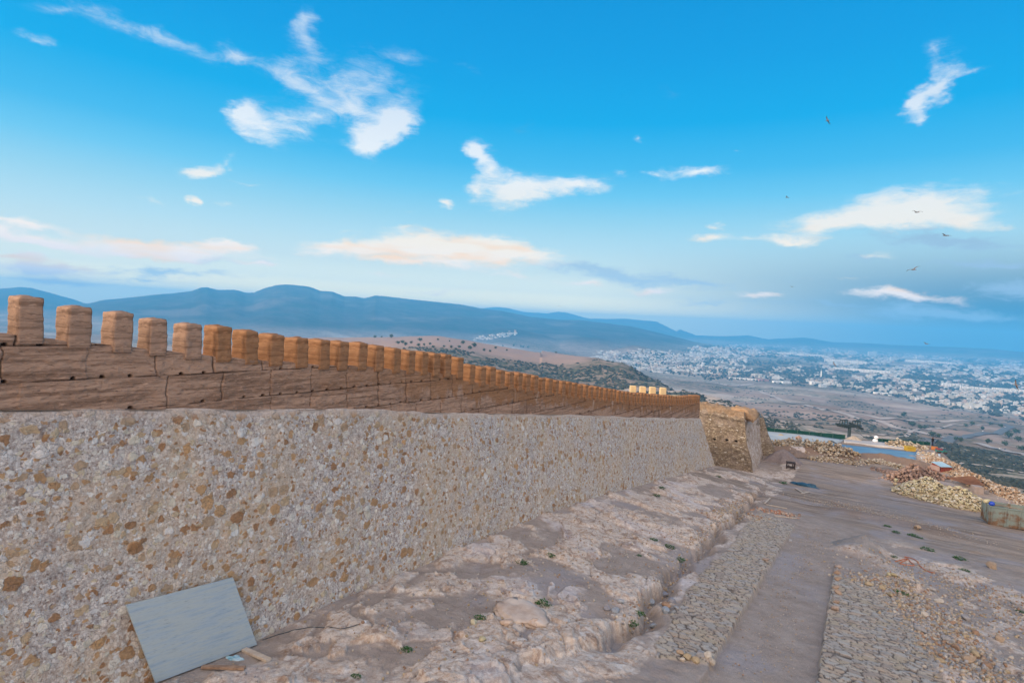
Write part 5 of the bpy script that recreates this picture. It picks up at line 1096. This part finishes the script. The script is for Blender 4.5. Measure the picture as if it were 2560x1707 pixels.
# ------------------------------------------------------------------ the worker (one continuous skinned body)
def person(loc, scale=1., rz=0.):
    J = {'hip': (0, 0, .95), 'spine': (0, .02, 1.18), 'chest': (0, .03, 1.38), 'neck': (0, .01, 1.53), 'head': (0, -.02, 1.66), 'crown': (0, -.01, 1.74),
         'lh': (-.10, 0, .90), 'lk': (-.12, -.05, .50), 'la': (-.13, .02, .08), 'lt': (-.14, -.15, .04), 'rh': (.10, 0, .90), 'rk': (.14, .02, .50), 'ra': (.16, .06, .08), 'rt': (.17, -.10, .04),
         'ls': (-.19, .02, 1.43), 'le': (-.26, -.05, 1.16), 'lw': (-.22, -.26, 1.02), 'lp': (-.21, -.34, 1.0), 'rs': (.19, .02, 1.43), 're': (.27, .02, 1.15), 'rw': (.28, -.12, .93), 'rp': (.28, -.16, .86)}
    Rd = {'hip': .15, 'spine': .135, 'chest': .16, 'neck': .055, 'head': .095, 'crown': .06, 'lh': .10, 'lk': .07, 'la': .05, 'lt': .04, 'rh': .10, 'rk': .07, 'ra': .05, 'rt': .04, 'ls': .065, 'le': .048, 'lw': .035, 'lp': .038, 'rs': .065, 're': .048, 'rw': .035, 'rp': .038}
    E = [('hip', 'spine'), ('spine', 'chest'), ('chest', 'neck'), ('neck', 'head'), ('head', 'crown'), ('hip', 'lh'), ('lh', 'lk'), ('lk', 'la'), ('la', 'lt'), ('hip', 'rh'), ('rh', 'rk'), ('rk', 'ra'), ('ra', 'rt'), ('chest', 'ls'), ('ls', 'le'), ('le', 'lw'), ('lw', 'lp'), ('chest', 'rs'), ('rs', 're'), ('re', 'rw'), ('rw', 'rp')]
    for s_, px in (('l', -.21), ('r', .28)):
        w = J[s_+'p']
        for q in range(5):
            n = f'{s_}f{q}'; dx = (q-2)*.016; J[n] = (w[0]+dx, w[1]-.05+(.02 if q == 0 else 0), w[2]-.03-(.02 if q == 2 else 0)); Rd[n] = .009; E.append((s_+'p', n))
    ks = list(J); me = bpy.data.meshes.new('person'); me.from_pydata([J[q] for q in ks], [(ks.index(a), ks.index(b)) for a, b in E], []); me.update()
    o = bpy.data.objects.new('person', me); COL.objects.link(o); md = o.modifiers.new('skin', 'SKIN'); sv = me.skin_vertices[0].data
    for i, q in enumerate(ks): sv[i].radius = (Rd[q], Rd[q]); sv[i].use_root = (q == 'hip')
    sb_ = o.modifiers.new('sub', 'SUBSURF'); sb_.levels = 2; sb_.render_levels = 2
    def pb(t):
        z = nd(t, 'ShaderNodeSeparateXYZ', {0: coord(t)}).node.outputs[2]
        c = mixc(t, mt(t, 'GREATER_THAN', z, .92), (.03, .035, .06), (.02, .02, .025)); c = mixc(t, mt(t, 'GREATER_THAN', z, 1.52), c, (.16, .09, .06)); return mixc(t, mt(t, 'GREATER_THAN', z, 1.69), c, (.015, .012, .01))
    me.materials.append(mat('worker_clothes', pb)); o.location = loc; o.scale = (scale,)*3; o.rotation_euler = (0, 0, rz); return o
pw = person(Vector(to_ground(2330, 1120, flat))+Vector((0, 0, .18)), 1.0, .8); tag(pw, 'person in dark clothes standing at the far right corner of the terrace', 'person')
# ------------------------------------------------------------------ orange hose and dark wire
def line_on_ground(name, pts, r, m, label, cat):
    P_ = [Vector(G(x, y))+Vector((0, 0, r*1.1)) for x, y in pts]; Q = []
    for i in range(len(P_)-1):
        p0 = P_[max(i-1, 0)]; p1 = P_[i]; p2 = P_[i+1]; p3 = P_[min(i+2, len(P_)-1)]
        for j in range(6):
            t = j/6; c = .5*((2*p1)+(p2-p0)*t+(2*p0-5*p1+4*p2-p3)*t*t+(-p0+3*p1-3*p2+p3)*t**3); c.z = max(c.z, gz1(c.x, c.y)+r); Q.append(c)
    Q.append(P_[-1]); return tag(MB().tube(Q, r, 6).build(name, m, smooth=True), label, cat)
M_hose = flatmat('orange_rubber', (.42, .12, .05), (.48, .18, .09), 3., .6)
line_on_ground('hose', [(2238, 1404), (2255, 1400), (2270, 1398), (2250, 1408), (2262, 1412), (2285, 1414), (2275, 1404), (2262, 1392), (2288, 1400), (2300, 1415), (2318, 1428), (2338, 1433)], .028, M_hose, 'tangled orange hose on the rough ground at right', 'hose')
line_on_ground('wire', [(655, 1600), (720, 1580), (790, 1568), (850, 1572), (900, 1560)], .012, M_cable, 'thin dark wire lying on the dirt between the marble slab and a white scrap', 'wire')
# ------------------------------------------------------------------ gulls
M_gull = mat('gull_feathers', lambda t: mixc(t, mr(t, mt(t, 'ABSOLUTE', nd(t, 'ShaderNodeSeparateXYZ', {0: coord(t)}).node.outputs[0]), .3, .6), (.16, .14, .14), (.035, .035, .04)))
def gull(x, y, span, tilt, fold, label, rz=0.):
    D = 1.3*FPX/span; P_ = ray(x, y)*D/float(ray(x, y)@f_)
    n = 13; V = []; Fc = []
    for s_ in (-1, 1):
        b0 = len(V)
        for i in range(n):
            t = i/(n-1); x_ = s_*(.03+.62*t); z = fold*(math.sin(t*2.2)*.16-t*.06*fold); ch = .13*(1-t)**.6*(1+.5*math.sin(t*3)); yo = .06*math.sin(t*3)-.10*t*t
            V += [(x_, yo+ch*.5, z), (x_, yo, z+.022*(1-t)), (x_, yo-ch*.7, z), (x_, yo, z-.008)]
        for i in range(n-1):
            for j in range(4): a = b0+i*4+j; b = b0+i*4+(j+1) % 4; Fc.append((a, b, b+4, a+4))
    b0 = len(V); prof = [(-.34, .012, .05), (-.24, .03, .03), (-.1, .06, .055), (.05, .07, .065), (.16, .045, .045), (.2, .042, .042), (.25, .035, .035), (.27, .012, .012), (.32, .003, .003)]
    for (yb_, w, h) in prof:
        for j in range(8): a = j*math.pi/4; V.append((math.cos(a)*w, yb_, math.sin(a)*h*.8))
    for i in range(len(prof)-1):
        for j in range(8): a = b0+i*8+j; b = b0+i*8+(j+1) % 8; Fc.append((a, b, b+8, a+8))
    o = mesh_np('gull', np.array(V), np.array(Fc), M_gull); o.location = P_; o.rotation_euler = (rad(8), tilt, YAW+rz); tag(o, label, 'bird', 'gulls gliding over the valley')
for a in ((2069, 302, 26, .75, .6, 'gull high in the blue sky, banking steeply, topmost of all the birds', .5), (1968, 494, 20, .1, 1., 'gull below the topmost one, near the middle of the right sky', .8), (2292, 531, 30, .0, 1.3, 'gull flying in front of the long white cloud', .1),
          (2364, 589, 34, .08, .8, 'gull under the long white cloud with wings spread flat', .3), (2283, 674, 38, -.4, 1., 'gull with wings tilted up to the right, below the long white cloud', .0), (1980, 717, 14, .1, 1.2, 'tiny gull low over the pale horizon', .2),
          (2086, 911, 20, .9, .5, 'gull banking against the white apartment rows of the town', .4), (2315, 859, 22, .25, 1.1, 'faint gull at the horizon line above the town', .2), (2540, 962, 32, 1.1, .6, 'dark gull banking over the town near the right edge', .3), (1398, 766, 12, .05, .8, 'very small gull above the distant ridge', .1)):
    gull(*a)

# ------------------------------------------------------------------ far country: scrub, trees, town, roads
M_scrub = mat('scrub_leaves', lambda t: mixc(t, attr(t, 'rnd'), (.028, .036, .033), (.07, .074, .062)), 1., 0.)
def scatter_far(n, pxbox, rmax, fn, seed):
    r = np.random.default_rng(seed); out = []
    xs = r.uniform(pxbox[0], pxbox[1], n); ys = r.uniform(pxbox[2], pxbox[3], n)
    D = np.array([ray(a, b) for a, b in zip(xs, ys)]); hh = np.hypot(D[:, 0], D[:, 1]); q = 230*np.exp(np.linspace(0, math.log(rmax/230), 420))
    hit = np.full(n, np.nan); done = np.zeros(n, bool); prev = q[0]
    for s_ in q:
        P_ = D*(s_/hh)[:, None]; zz = far_z(P_[:, 0], P_[:, 1]); nw = (~done) & (P_[:, 2] < zz); hit[nw] = s_; done |= nw
    ok = done; P_ = D*(hit/hh)[:, None]; P_ = P_[ok]; P_[:, 2] = far_z(P_[:, 0], P_[:, 1]); return P_, xs[ok], ys[ok], hit[ok]
# scrub bushes on mesa flank and near right slope and valley floor
PP = []; SS = []
P_, xs, ys, rr_ = scatter_far(8500, (1000, 1760, 850, 1010), 1650, None, 21)
w = fbm(P_[:, 0]/60, P_[:, 1]/60, 4, 301); k = (rr_ > 450) & (w > .43) & ~((rr_ > 1190) & (xs < 1480)); PP.append(P_[k]); SS.append(rng.uniform(1.6, 4.2, k.sum()))
P_, xs, ys, rr_ = scatter_far(4200, (2250, 2600, 1080, 1260), 1300, None, 22)
w = fbm(P_[:, 0]/50, P_[:, 1]/50, 4, 302); k = (rr_ > 150) & (w > .40) & (ys > 1085+(xs-2250)*.19); PP.append(P_[k]); SS.append(rng.uniform(.8, 2.4, k.sum())*np.clip(rr_[k]/500, .5, 1.6))
P_, xs, ys, rr_ = scatter_far(3600, (1740, 2600, 940, 1100), 2600, None, 23)
w = fbm(P_[:, 0]/150, P_[:, 1]/90, 5, 303); k = (rr_ > 700) & (w > .57); PP.append(P_[k]); SS.append(rng.uniform(1.5, 4.5, k.sum()))
P_, xs, ys, rr_ = scatter_far(900, (1760, 2000, 1000, 1085), 900, None, 24); k = rr_ > 150; PP.append(P_[k]); SS.append(rng.uniform(1.2, 2.6, k.sum()))
PP = np.concatenate(PP); SS = np.concatenate(SS)
v0, f0 = ico(1); v1 = [v0*(1+rng.uniform(-.25, .25, (len(v0), 1))) for _ in range(6)]
def fast_scatter(name, m, P, S_, flatk, smooth=False):
    n = len(P); idx = rng.integers(0, 6, n); base = np.array(v1)[idx]*S_[:, None, None]*np.array([1, 1, flatk]); V = (base+P[:, None, :]).reshape(-1, 3)
    Fc = (f0[None]+(np.arange(n)*len(v0))[:, None, None]).reshape(-1, 3); A = np.repeat(rng.random(n), len(v0))
    return mesh_np(name, V, Fc, m, smooth=smooth, attrs={'rnd': A})
tag(fast_scatter('scrub', M_scrub, PP, SS, .7), 'dark olive scrub dotted over the hillsides', kind='stuff')
# trees standing singly on the mesa and the valley floor
M_bark = flatmat('bark', (.07, .05, .035))
M_tree = mat('tree_leaves', lambda t: mixc(t, noise(t, coord(t), .8, 4), (.03, .045, .02), (.08, .10, .045)), 1., 0.)
def tree_proto(seed):
    r = np.random.default_rng(seed); e = empty('tree'); V = []; Fc = []; n = 0
    for i in range(260):
        d = r.normal(size=3); d /= np.linalg.norm(d); c = d*r.uniform(.35, 1.)*np.array([.5, .5, .36])*(1+.3*math.sin(d[0]*5+seed))+np.array([0, 0, .52]); a = r.normal(size=3); a /= np.linalg.norm(a); b = np.cross(a, d); b /= np.linalg.norm(b)+1e-9; l = r.uniform(.05, .10)
        V += [c-a*l, c+b*l, c+a*l, c-b*l]; Fc.append((n, n+1, n+2, n+3)); n += 4
    mesh_np('crown', np.array(V), np.array(Fc), M_tree, e, smooth=False)
    b = MB().bar((0, 0, -.1), (.02, .01, .45), .045, 7, .03); b.bar((.02, .01, .4), (.2, .05, .65), .025, 5, .01); b.bar((.02, .01, .38), (-.16, -.1, .62), .025, 5, .01); b.build('trunk', M_bark, e); return e
protos = [tree_proto(i) for i in range(4)]; used_ = [0]*4
def place_tree(P_, h, label, group, i):
    k = i % 4; e = protos[k] if not used_[k] else copy_tree(protos[k]); used_[k] = 1; e.location = P_; e.scale = (h*random.uniform(.9, 1.2), h*random.uniform(.9, 1.2), h); e.rotation_euler = (0, 0, random.uniform(0, 6)); tag(e, label, 'tree', group)
tp = [(937, 843, 9), (954, 842, 6), (978, 843, 12), (995, 858, 10), (1006, 857, 11), (1014, 862, 11), (1028, 857, 9), (1050, 851, 11), (1046, 864, 11), (1060, 862, 8), (1075, 860, 8), (1083, 868, 9), (1095, 849, 7), (1124, 852, 5), (1128, 868, 9), (1148, 868, 9), (1157, 859, 13), (1175, 872, 12), (1186, 866, 14), (1239, 870, 8), (1257, 864, 5), (1284, 864, 7), (1302, 866, 6), (1308, 867, 6), (1320, 868, 6), (1267, 875, 6), (1390, 881, 6), (1110, 866, 7), (1140, 873, 8), (1210, 876, 9), (1225, 878, 8)]
for i, (x, y, h) in enumerate(tp):
    P_ = pxz(x, y+2); s_ = h*.95*depth(P_)/FPX
    place_tree((P_[0], P_[1], P_[2]-.3), s_, 'small dark tree standing on the flat pink hilltop above the rampart', 'trees on the flat hilltop', i)
vp = [(2280, 1062, 14), (2522, 1091, 18), (2540, 1080, 14), (2546, 1100, 16), (2470, 1104, 13), (2402, 1100, 12), (2330, 1088, 16), (2345, 1090, 12), (2300, 1069, 12), (2312, 1068, 10), (2258, 1037, 10), (2262, 1033, 9), (2430, 1060, 12), (2415, 1063, 9), (2502, 1064, 10), (2476, 1058, 8), (2512, 1110, 14), (2456, 1070, 10), (2390, 1096, 10), (2553, 1122, 14)]
for i, (x, y, h) in enumerate(vp):
    P_ = pxz(x, y+4); s_ = h*1.1*depth(P_)/FPX
    place_tree((P_[0], P_[1], P_[2]-.3), s_, 'round dark tree on the pinkish slopes below the town', 'trees on the slopes below the town', i+1)
# roads
def road_px(name, pxs, width, m, label, lift=1.2):
    P_ = [pxz(x, y) for x, y in pxs]; Q = []
    for a, b in zip(P_[:-1], P_[1:]):
        for j in range(12): Q.append(a+(b-a)*j/12)
    Q.append(P_[-1]); Q = np.array(Q); d = np.gradient(Q[:, :2], axis=0); d /= np.linalg.norm(d, axis=1)[:, None]; nrm = np.c_[-d[:, 1], d[:, 0]]
    rows = []
    for s_ in np.linspace(-.5, .5, 5):
        xy = Q[:, :2]+nrm*width*s_; rows.append(np.c_[xy, np.maximum(far_z(xy[:, 0], xy[:, 1]), 0*xy[:, 0]-400)])
    zmax = np.max([r_0[:, 2] for r_0 in rows], axis=0)
    V = np.stack([np.c_[r_0[:, :2], zmax+lift] for r_0 in rows], 1); n = len(Q); o = mesh_np(name, V.reshape(-1, 3), grid_faces(n, 5), m); return tag(o, kind='structure')
M_road = flatmat('far_asphalt', (.12, .125, .13), (.15, .15, .155), .05); M_track = flatmat('pale_track', (.38, .31, .27), (.44, .36, .31), .02)
road_px('road', [(2310, 1112), (2370, 1103), (2420, 1091), (2470, 1083), (2510, 1075), (2528, 1068), (2512, 1062), (2480, 1058), (2440, 1052)], 16, M_road, '')
road_px('road', [(2440, 1110), (2480, 1122), (2520, 1131), (2560, 1138), (2640, 1152)], 12, flatmat('far_pale_road', (.30, .27, .26), (.36, .33, .31), .02), '')
for pxs, w_ in (([(1895, 978), (1930, 990), (1975, 1008), (2040, 1020), (2110, 1035), (2200, 1055), (2260, 1075), (2360, 1095)], 16), ([(2130, 1032), (2200, 1048), (2280, 1052), (2350, 1055), (2420, 1052)], 18), ([(1700, 950), (1760, 955), (1830, 965), (1880, 960)], 26), ([(2130, 978), (2250, 1000), (2400, 1025), (2560, 1045)], 14), ([(2400, 1160), (2470, 1168), (2560, 1185)], 5), ([(2200, 1090), (2290, 1075), (2380, 1062), (2470, 1062)], 7)):
    road_px('dirt_track', pxs, w_, M_track, '', 1.)
def far_car(x, y, col, label):
    P_ = pxz(x, y); e = empty('car', (P_[0], P_[1], P_[2]+1.6), 1.1); tag(e, label, 'car')
    MB().box((0, 0, .55), (4.4, 1.8, .7)).build('body', flatmat('car_paint', col, None, 1., .4, .5), e, bevel=.15); MB().box((-.2, 0, 1.2), (2.4, 1.6, .65), taper=.8).build('cabin', flatmat('car_glass', (.03, .04, .05), None, 1., .2, .5), e, bevel=.1)
    for a in (-1, 1):
        for c in (-1, 1): MB().bar((a*1.4, c*.95, .33), (a*1.4, c*.72, .33), .33, 12).build('wheel', M_dark, e)
far_car(2457, 1079, (.75, .75, .78), 'white car on the winding road right of the pylon'); far_car(2513, 1069, (.8, .8, .8), 'white car in the sharp bend of the winding road')
far_car(2500, 1124, (.7, .7, .72), 'white car on the pale road at the right edge'); far_car(2512, 1126, (.05, .05, .06), 'dark car just ahead of a white one on the pale road at the right edge')
# the town
M_town = mat('town_walls', lambda t: (lambda r, P: mixc(t, mt(t, 'MULTIPLY', mt(t, 'GREATER_THAN', mt(t, 'FRACT', mt(t, 'MULTIPLY', nd(t, 'ShaderNodeSeparateXYZ', {0: P}).node.outputs[2], .31)), .55), .25),
      ramp(t, r, [(0., (.44, .44, .44)), (.3, (.34, .32, .31)), (.5, (.50, .50, .50)), (.68, (.36, .28, .25)), (.8, (.50, .44, .38)), (.92, (.34, .24, .20))], 'CONSTANT'), (.25, .25, .27)))(attr(t, 'rnd'), coord(t)), .9, .1)
M_bld = mat('house_walls', lambda t: ramp(t, objrand(t), [(0., (.48, .47, .46)), (.4, (.40, .38, .35)), (.6, (.55, .54, .53)), (.85, (.44, .36, .31))], 'CONSTANT'), .9, .1)
M_win = flatmat('far_window', (.06, .07, .09)); 
def boxes_mesh(name, C, Sz, Rz, m):
    n = len(C); u8 = np.array([[sx, sy, sz] for sz in (0, 1) for sx, sy in ((-.5, -.5), (.5, -.5), (.5, .5), (-.5, .5))]); V = u8[None]*Sz[:, None, :]
    c, s_ = np.cos(Rz)[:, None], np.sin(Rz)[:, None]; X_ = V[..., 0]*c-V[..., 1]*s_; Y_ = V[..., 0]*s_+V[..., 1]*c; V = np.stack([X_, Y_, V[..., 2]], -1)+C[:, None, :]
    fb_ = np.array([(4, 5, 6, 7), (0, 1, 5, 4), (1, 2, 6, 5), (2, 3, 7, 6), (3, 0, 4, 7)]); Fc = (fb_[None]+(np.arange(n)*8)[:, None, None]).reshape(-1, 4)
    return mesh_np(name, V.reshape(-1, 3), Fc, m, smooth=False, attrs={'rnd': np.repeat(rng.random(n), 8)})
def city_mask(x, y):
    up = np.interp(x, [1450, 1520, 1600, 1700, 1760, 1900, 2100, 2300, 2560, 2700], [905, 893, 885, 874, 864, 862, 872, 888, 905, 912])
    dn_ = np.interp(x, [1450, 1520, 1600, 1700, 1760, 1900, 2050, 2130, 2250, 2400, 2560, 2700], [908, 915, 925, 935, 935, 945, 962, 972, 995, 1020, 1042, 1060])
    return (y > up) & (y < dn_)
P_, xs, ys, rr_ = scatter_far(26000, (1450, 2700, 855, 1060), 16000, None, 31)
k = city_mask(xs, ys) & (rr_ > 2300); P_, xs, ys, rr_ = P_[k], xs[k], ys[k], rr_[k]
dens = fbm(xs/45, ys/9, 5, 401, .6)+ (ys < 905)*.05
isb = dens > .47; istree = (fbm(xs/40+9, ys/9, 5, 402, .6) > .55-.05*((ys > 925) & (xs > 1900)))
isb = isb & ~(istree & (rng.random(len(xs)) < .75))
hole_ = (np.abs(xs-1960) < 90) & (np.abs(ys-905) < 14); isb &= ~hole_
Pb, rb_ = P_[isb], rr_[isb]; nb = len(Pb)
wscale = np.clip(rb_/4200, .75, 1.9); ax = rng.uniform(9, 24, nb)*wscale; bx = rng.uniform(8, 14, nb)*wscale; hx = rng.choice([4, 7, 7, 10, 13], nb)*rng.uniform(.9, 1.1, nb)*np.clip(wscale, 1, 1.4)
rz = YAW*0+rng.choice([.35, .35, .6, -.2, 1.9], nb)+rng.normal(size=nb)*.05
order = np.argsort(-(ax*hx)/rb_**2*1e6); sel = order[:230]; rest = order[230:]
Cb = Pb.copy(); Cb[:, 2] -= 1.5
tag(boxes_mesh('town_buildings', Cb[rest], np.c_[ax, bx, hx][rest], rz[rest], M_town), 'thousands of small white and tan buildings of the town filling the plain', kind='stuff')
ub = MB().box((0, 0, .5), (1, 1, 1)); ub0 = ub.build('house_proto', M_bld); ume = ub0.data; bpy.data.objects.remove(ub0)
bm = bmesh.new(); bm.from_mesh(ume)
for (x0, y0, sx_, sy_, z0, z1) in ((0, -.46, 1., .04, 1., 1.06), (0, .46, 1., .04, 1., 1.06), (-.48, 0, .04, .88, 1., 1.06), (.48, 0, .04, .88, 1., 1.06), (.2, .1, .25, .3, 1.001, 1.25)):
    r8 = bmesh.ops.create_cube(bm, size=1.); bmesh.ops.scale(bm, vec=(sx_, sy_, z1-z0), verts=r8['verts']); bmesh.ops.translate(bm, vec=(x0, y0, (z0+z1)/2), verts=r8['verts'])
bm.to_mesh(ume); bm.free()
for i in sel:
    o = bpy.data.objects.new('house', ume); COL.objects.link(o); o.location = Cb[i]; o.scale = (ax[i], bx[i], hx[i]); o.rotation_euler = (0, 0, rz[i])
    tag(o, 'plain flat-roofed house at the near edge of the town in the plain', 'house', 'nearest houses of the town')
# long rows of white flats and other landmarks
M_flat = mat('white_flats', lambda t: (lambda P: mixc(t, mt(t, 'GREATER_THAN', mt(t, 'FRACT', mt(t, 'MULTIPLY', nd(t, 'ShaderNodeSeparateXYZ', {0: P}).node.outputs[0], .055)), .86), (.78, .76, .73), (.45, .44, .45)))(coord(t)), .9, .1)
def block(x0, y0, x1, y1, hpx, label, group=None, m=M_flat, dep=14., name='apartment_block', cat='apartment block'):
    A = pxz(x0, y0); B = pxz(x1, y1); rm = math.hypot(*(A[:2]+B[:2])/2); A = at_r(x0, y0, rm); B = at_r(x1, y1, rm*1.01); L = math.dist(A[:2], B[:2]); H = hpx*depth((A+B)/2)/FPX
    e = empty(name, ((A[0]+B[0])/2, (A[1]+B[1])/2, min(A[2], B[2])-4), math.atan2(B[1]-A[1], B[0]-A[0])); tag(e, label, cat, group)
    MB().box((0, 0, (H+4)/2), (L, dep, H+4)).build('wall', m, e); 
    w = MB()
    nf_ = max(1, int(H/3.4)); nw = min(60, max(3, int(L/7)))
    for i in range(nf_):
        for j in range(nw): w.box((-L/2+(j+.5)*L/nw, -dep/2-.1, 4+1.9+i*3.4), (L/nw*.42, .3, 1.5))
    w.build('window_band', M_win, e); MB().box((0, 0, H+4.5), (L+.6, dep+.6, 1.)).build('roof', m, e)
for a in ((2083, 924, 2224, 937, 9, 'long bright white row of flats slanting down right in mid town'), (2060, 909, 2165, 908, 12, 'broad white row of flats just behind the slanting row'), (1940, 889, 2060, 888, 9, 'pale row of towers at the back left of the white flats'),
          (2230, 942, 2350, 962, 7, 'white row of flats continuing the slanting row to the right'), (2355, 963, 2400, 972, 12, 'tall white block right of centre of the town'), (2400, 972, 2470, 980, 10, 'white block right of the tall one'), (2262, 905, 2380, 912, 7, 'far pale row of flats on the right'), (2480, 975, 2560, 985, 10, 'white blocks near the right picture edge'),
          (1822, 948, 1890, 950, 5, 'long low white hall at the near left edge of the town')): block(*a)
for (x0, x1, y, h) in ((2170, 2190, 889, 10), (2120, 2140, 886, 9), (2225, 2245, 900, 8), (2290, 2305, 897, 8)): block(x0, y, x1, y+1, h, 'pale tower block in the back row of the town', 'tower blocks in the back row')
M_pk = flatmat('pink_wall', (.40, .20, .18), (.46, .25, .22), .1)
block(1896, 952, 1920, 954, 5, 'pink building at the near edge of the town', m=M_pk, name='pink_building', cat='building'); block(1932, 956, 1955, 958, 5, 'white cube house right of the pink building', name='house', cat='house'); block(1955, 958, 1976, 960, 6, 'white house with a dark gap, second right of the pink building', name='house', cat='house')
block(2026, 962, 2048, 963, 8, 'white villa with two storeys at the near edge of the town', name='villa', cat='villa'); block(2049, 968, 2064, 969, 8, 'white cube villa right of the two storey one', name='villa', cat='villa'); block(2185, 985, 2218, 988, 6, 'low white building at the near town edge below the flats', name='villa', cat='villa')
def minaret(x, y, hpx, label):
    P_ = pxz(x, y); H = hpx*depth(P_)/FPX; e = empty('minaret', P_); tag(e, label, 'minaret'); w = H*.17
    MB().box((0, 0, H*.42), (w, w, H*.84)).build('shaft', M_flat, e); MB().box((0, 0, H*.86), (w*1.2, w*1.2, H*.04)).build('balcony', M_flat, e); MB().box((0, 0, H*.93), (w*.5, w*.5, H*.12)).build('lantern', M_flat, e)
    MB().bar((0, 0, H*.99), (0, 0, H*1.08), w*.2, 6, .05).build('finial', M_flat, e)
minaret(1754, 919, 14, 'white minaret in the left part of the town'); minaret(2052, 944, 18, 'taller tan minaret in the middle of the town')
# town trees: the near ones could be told apart, the rest read as one mass
Pt, rt_ = P_[istree & ~isb], rr_[istree & ~isb]
P2, xs2, ys2, rr2_ = scatter_far(7000, (1560, 2650, 885, 1060), 6500, None, 33)
g_ = fbm(xs2/55, ys2/10, 5, 403, .6)+.04*(ys2 > 930); k = (g_ > .50) & (ys2 < np.interp(xs2, [1560, 1760, 1900, 2130, 2250, 2400, 2560, 2700], [925, 945, 955, 980, 1003, 1028, 1050, 1070])) & (rr2_ > 2200)
# dark wood in front of the left quarter
k |= (xs2 > 1760) & (xs2 < 2060) & (ys2 > 918) & (ys2 < 952) & (g_ > .42)
Pt = np.concatenate([Pt, P2[k]]); rt_ = np.concatenate([rt_, rr2_[k]])
Pt = Pt+np.array([0, 0, 3.]); tag(fast_scatter('town_trees', M_scrub, Pt, rng.uniform(5, 10, len(Pt))*np.clip(rt_/4000, .8, 1.8), .7), 'dark green garden trees massed among the houses of the town', kind='stuff')
# hill village on the mountain foot
P_, xs, ys, rr_ = scatter_far(500, (1180, 1290, 828, 852), 9000, None, 41); k = (np.abs(ys-(848-(xs-1200)*.16)) < 6) & (rr_ > 3500) & (rng.random(len(xs)) < .35); P_ = P_[k]; n = len(P_)
tag(boxes_mesh('hill_village', P_-[0, 0, 3], np.c_[rng.uniform(12, 30, n), rng.uniform(12, 22, n), rng.uniform(8, 14, n)], rng.uniform(0, 1, n), M_town), 'whitish hamlet on a spur at the foot of the mountains', kind='stuff')
P_, xs, ys, rr_ = scatter_far(2600, (1480, 1760, 878, 935), 9000, None, 42); k = (fbm(xs/30, ys/8, 4, 404) > .5) & (rr_ > 3000); P_ = P_[k]; n = len(P_)
tag(boxes_mesh('town_outskirts', P_-[0, 0, 3], np.c_[rng.uniform(12, 34, n), rng.uniform(10, 20, n), rng.uniform(5, 11, n)], rng.uniform(0, 1, n), M_town), 'low white houses of the left outskirts of the town at the mountain foot', kind='stuff')

# ------------------------------------------------------------------ labels that single out members of a row
ORD = ['first', 'second', 'third', 'fourth', 'fifth', 'sixth', 'seventh', 'eighth', 'ninth', 'tenth', 'eleventh', 'twelfth', 'thirteenth', 'fourteenth', 'fifteenth', 'sixteenth', 'seventeenth', 'eighteenth', 'nineteenth', 'twentieth']
ORD += ['twenty-'+q for q in ORD[:9]]+['thirtieth', 'thirty-first', 'thirty-second', 'thirty-third']
def number_off(group, text, key):
    obs = sorted([o for o in COL.objects if o.get('group') == group and o.parent is None], key=key)
    for i, o in enumerate(obs): o['label'] = text.format(ORD[i])
def scr_x(o): p = np.array(o.location); return float(p@r_)/float(p@f_)
number_off('trees on the flat hilltop', '{} dark tree from the left on the flat pink hilltop above the rampart', scr_x)
number_off('trees on the slopes below the town', '{} round dark tree from the left on the pinkish slopes below the town', scr_x)
number_off('edging stones of the right paving', '{} orange edging stone along the sunken path, counted from the near end', lambda o: o.location.y)
number_off('stones at the near end of the left paving', '{} broken stone from the left at the near end of the left paving', scr_x)
number_off('grey blue broken stones', '{} grey blue broken stone from the left beside the left paving', scr_x)
number_off('blue grey cobbles', '{} blue grey cobble from the left on the shelf by the gully', scr_x)
number_off('stones in the rubble at right', '{} larger stone from the left in the rubble beside the right paving', scr_x)
number_off('pale boulders', '{} pale ochre boulder from the left on the rough ground at right', scr_x)
number_off('white stone lumps', '{} white stone lump from the left lying on the ground', scr_x)
number_off('split bedrock blocks', '{} brown block from the left split off the shelf near the rock slab', scr_x)
number_off('tower blocks in the back row', '{} pale tower block from the left in the back row of the town', scr_x)

# ------------------------------------------------------------------ haze
hz = MB().box((0, 0, 0), (1, 1, 1)); hm = bpy.data.materials.new('haze_air'); hm.use_nodes = True; ht_ = hm.node_tree; ht_.nodes.clear()
ho = ht_.nodes.new('ShaderNodeOutputMaterial'); pv = ht_.nodes.new('ShaderNodeVolumePrincipled'); ht_.links.new(pv.outputs[0], ho.inputs['Volume'])
pv.inputs['Color'].default_value = (.125, .53, .97, 1); pv.inputs['Density'].default_value = 1.35e-4; pv.inputs['Anisotropy'].default_value = 0.
haze = hz.build('haze', hm); haze.scale = (32600, 32600, 1200); zmax = float(TZ.max()); haze.scale[2] = zmax+25+262; haze.location = (0, 0, (zmax+25-262)/2)
tag(haze, kind='stuff')
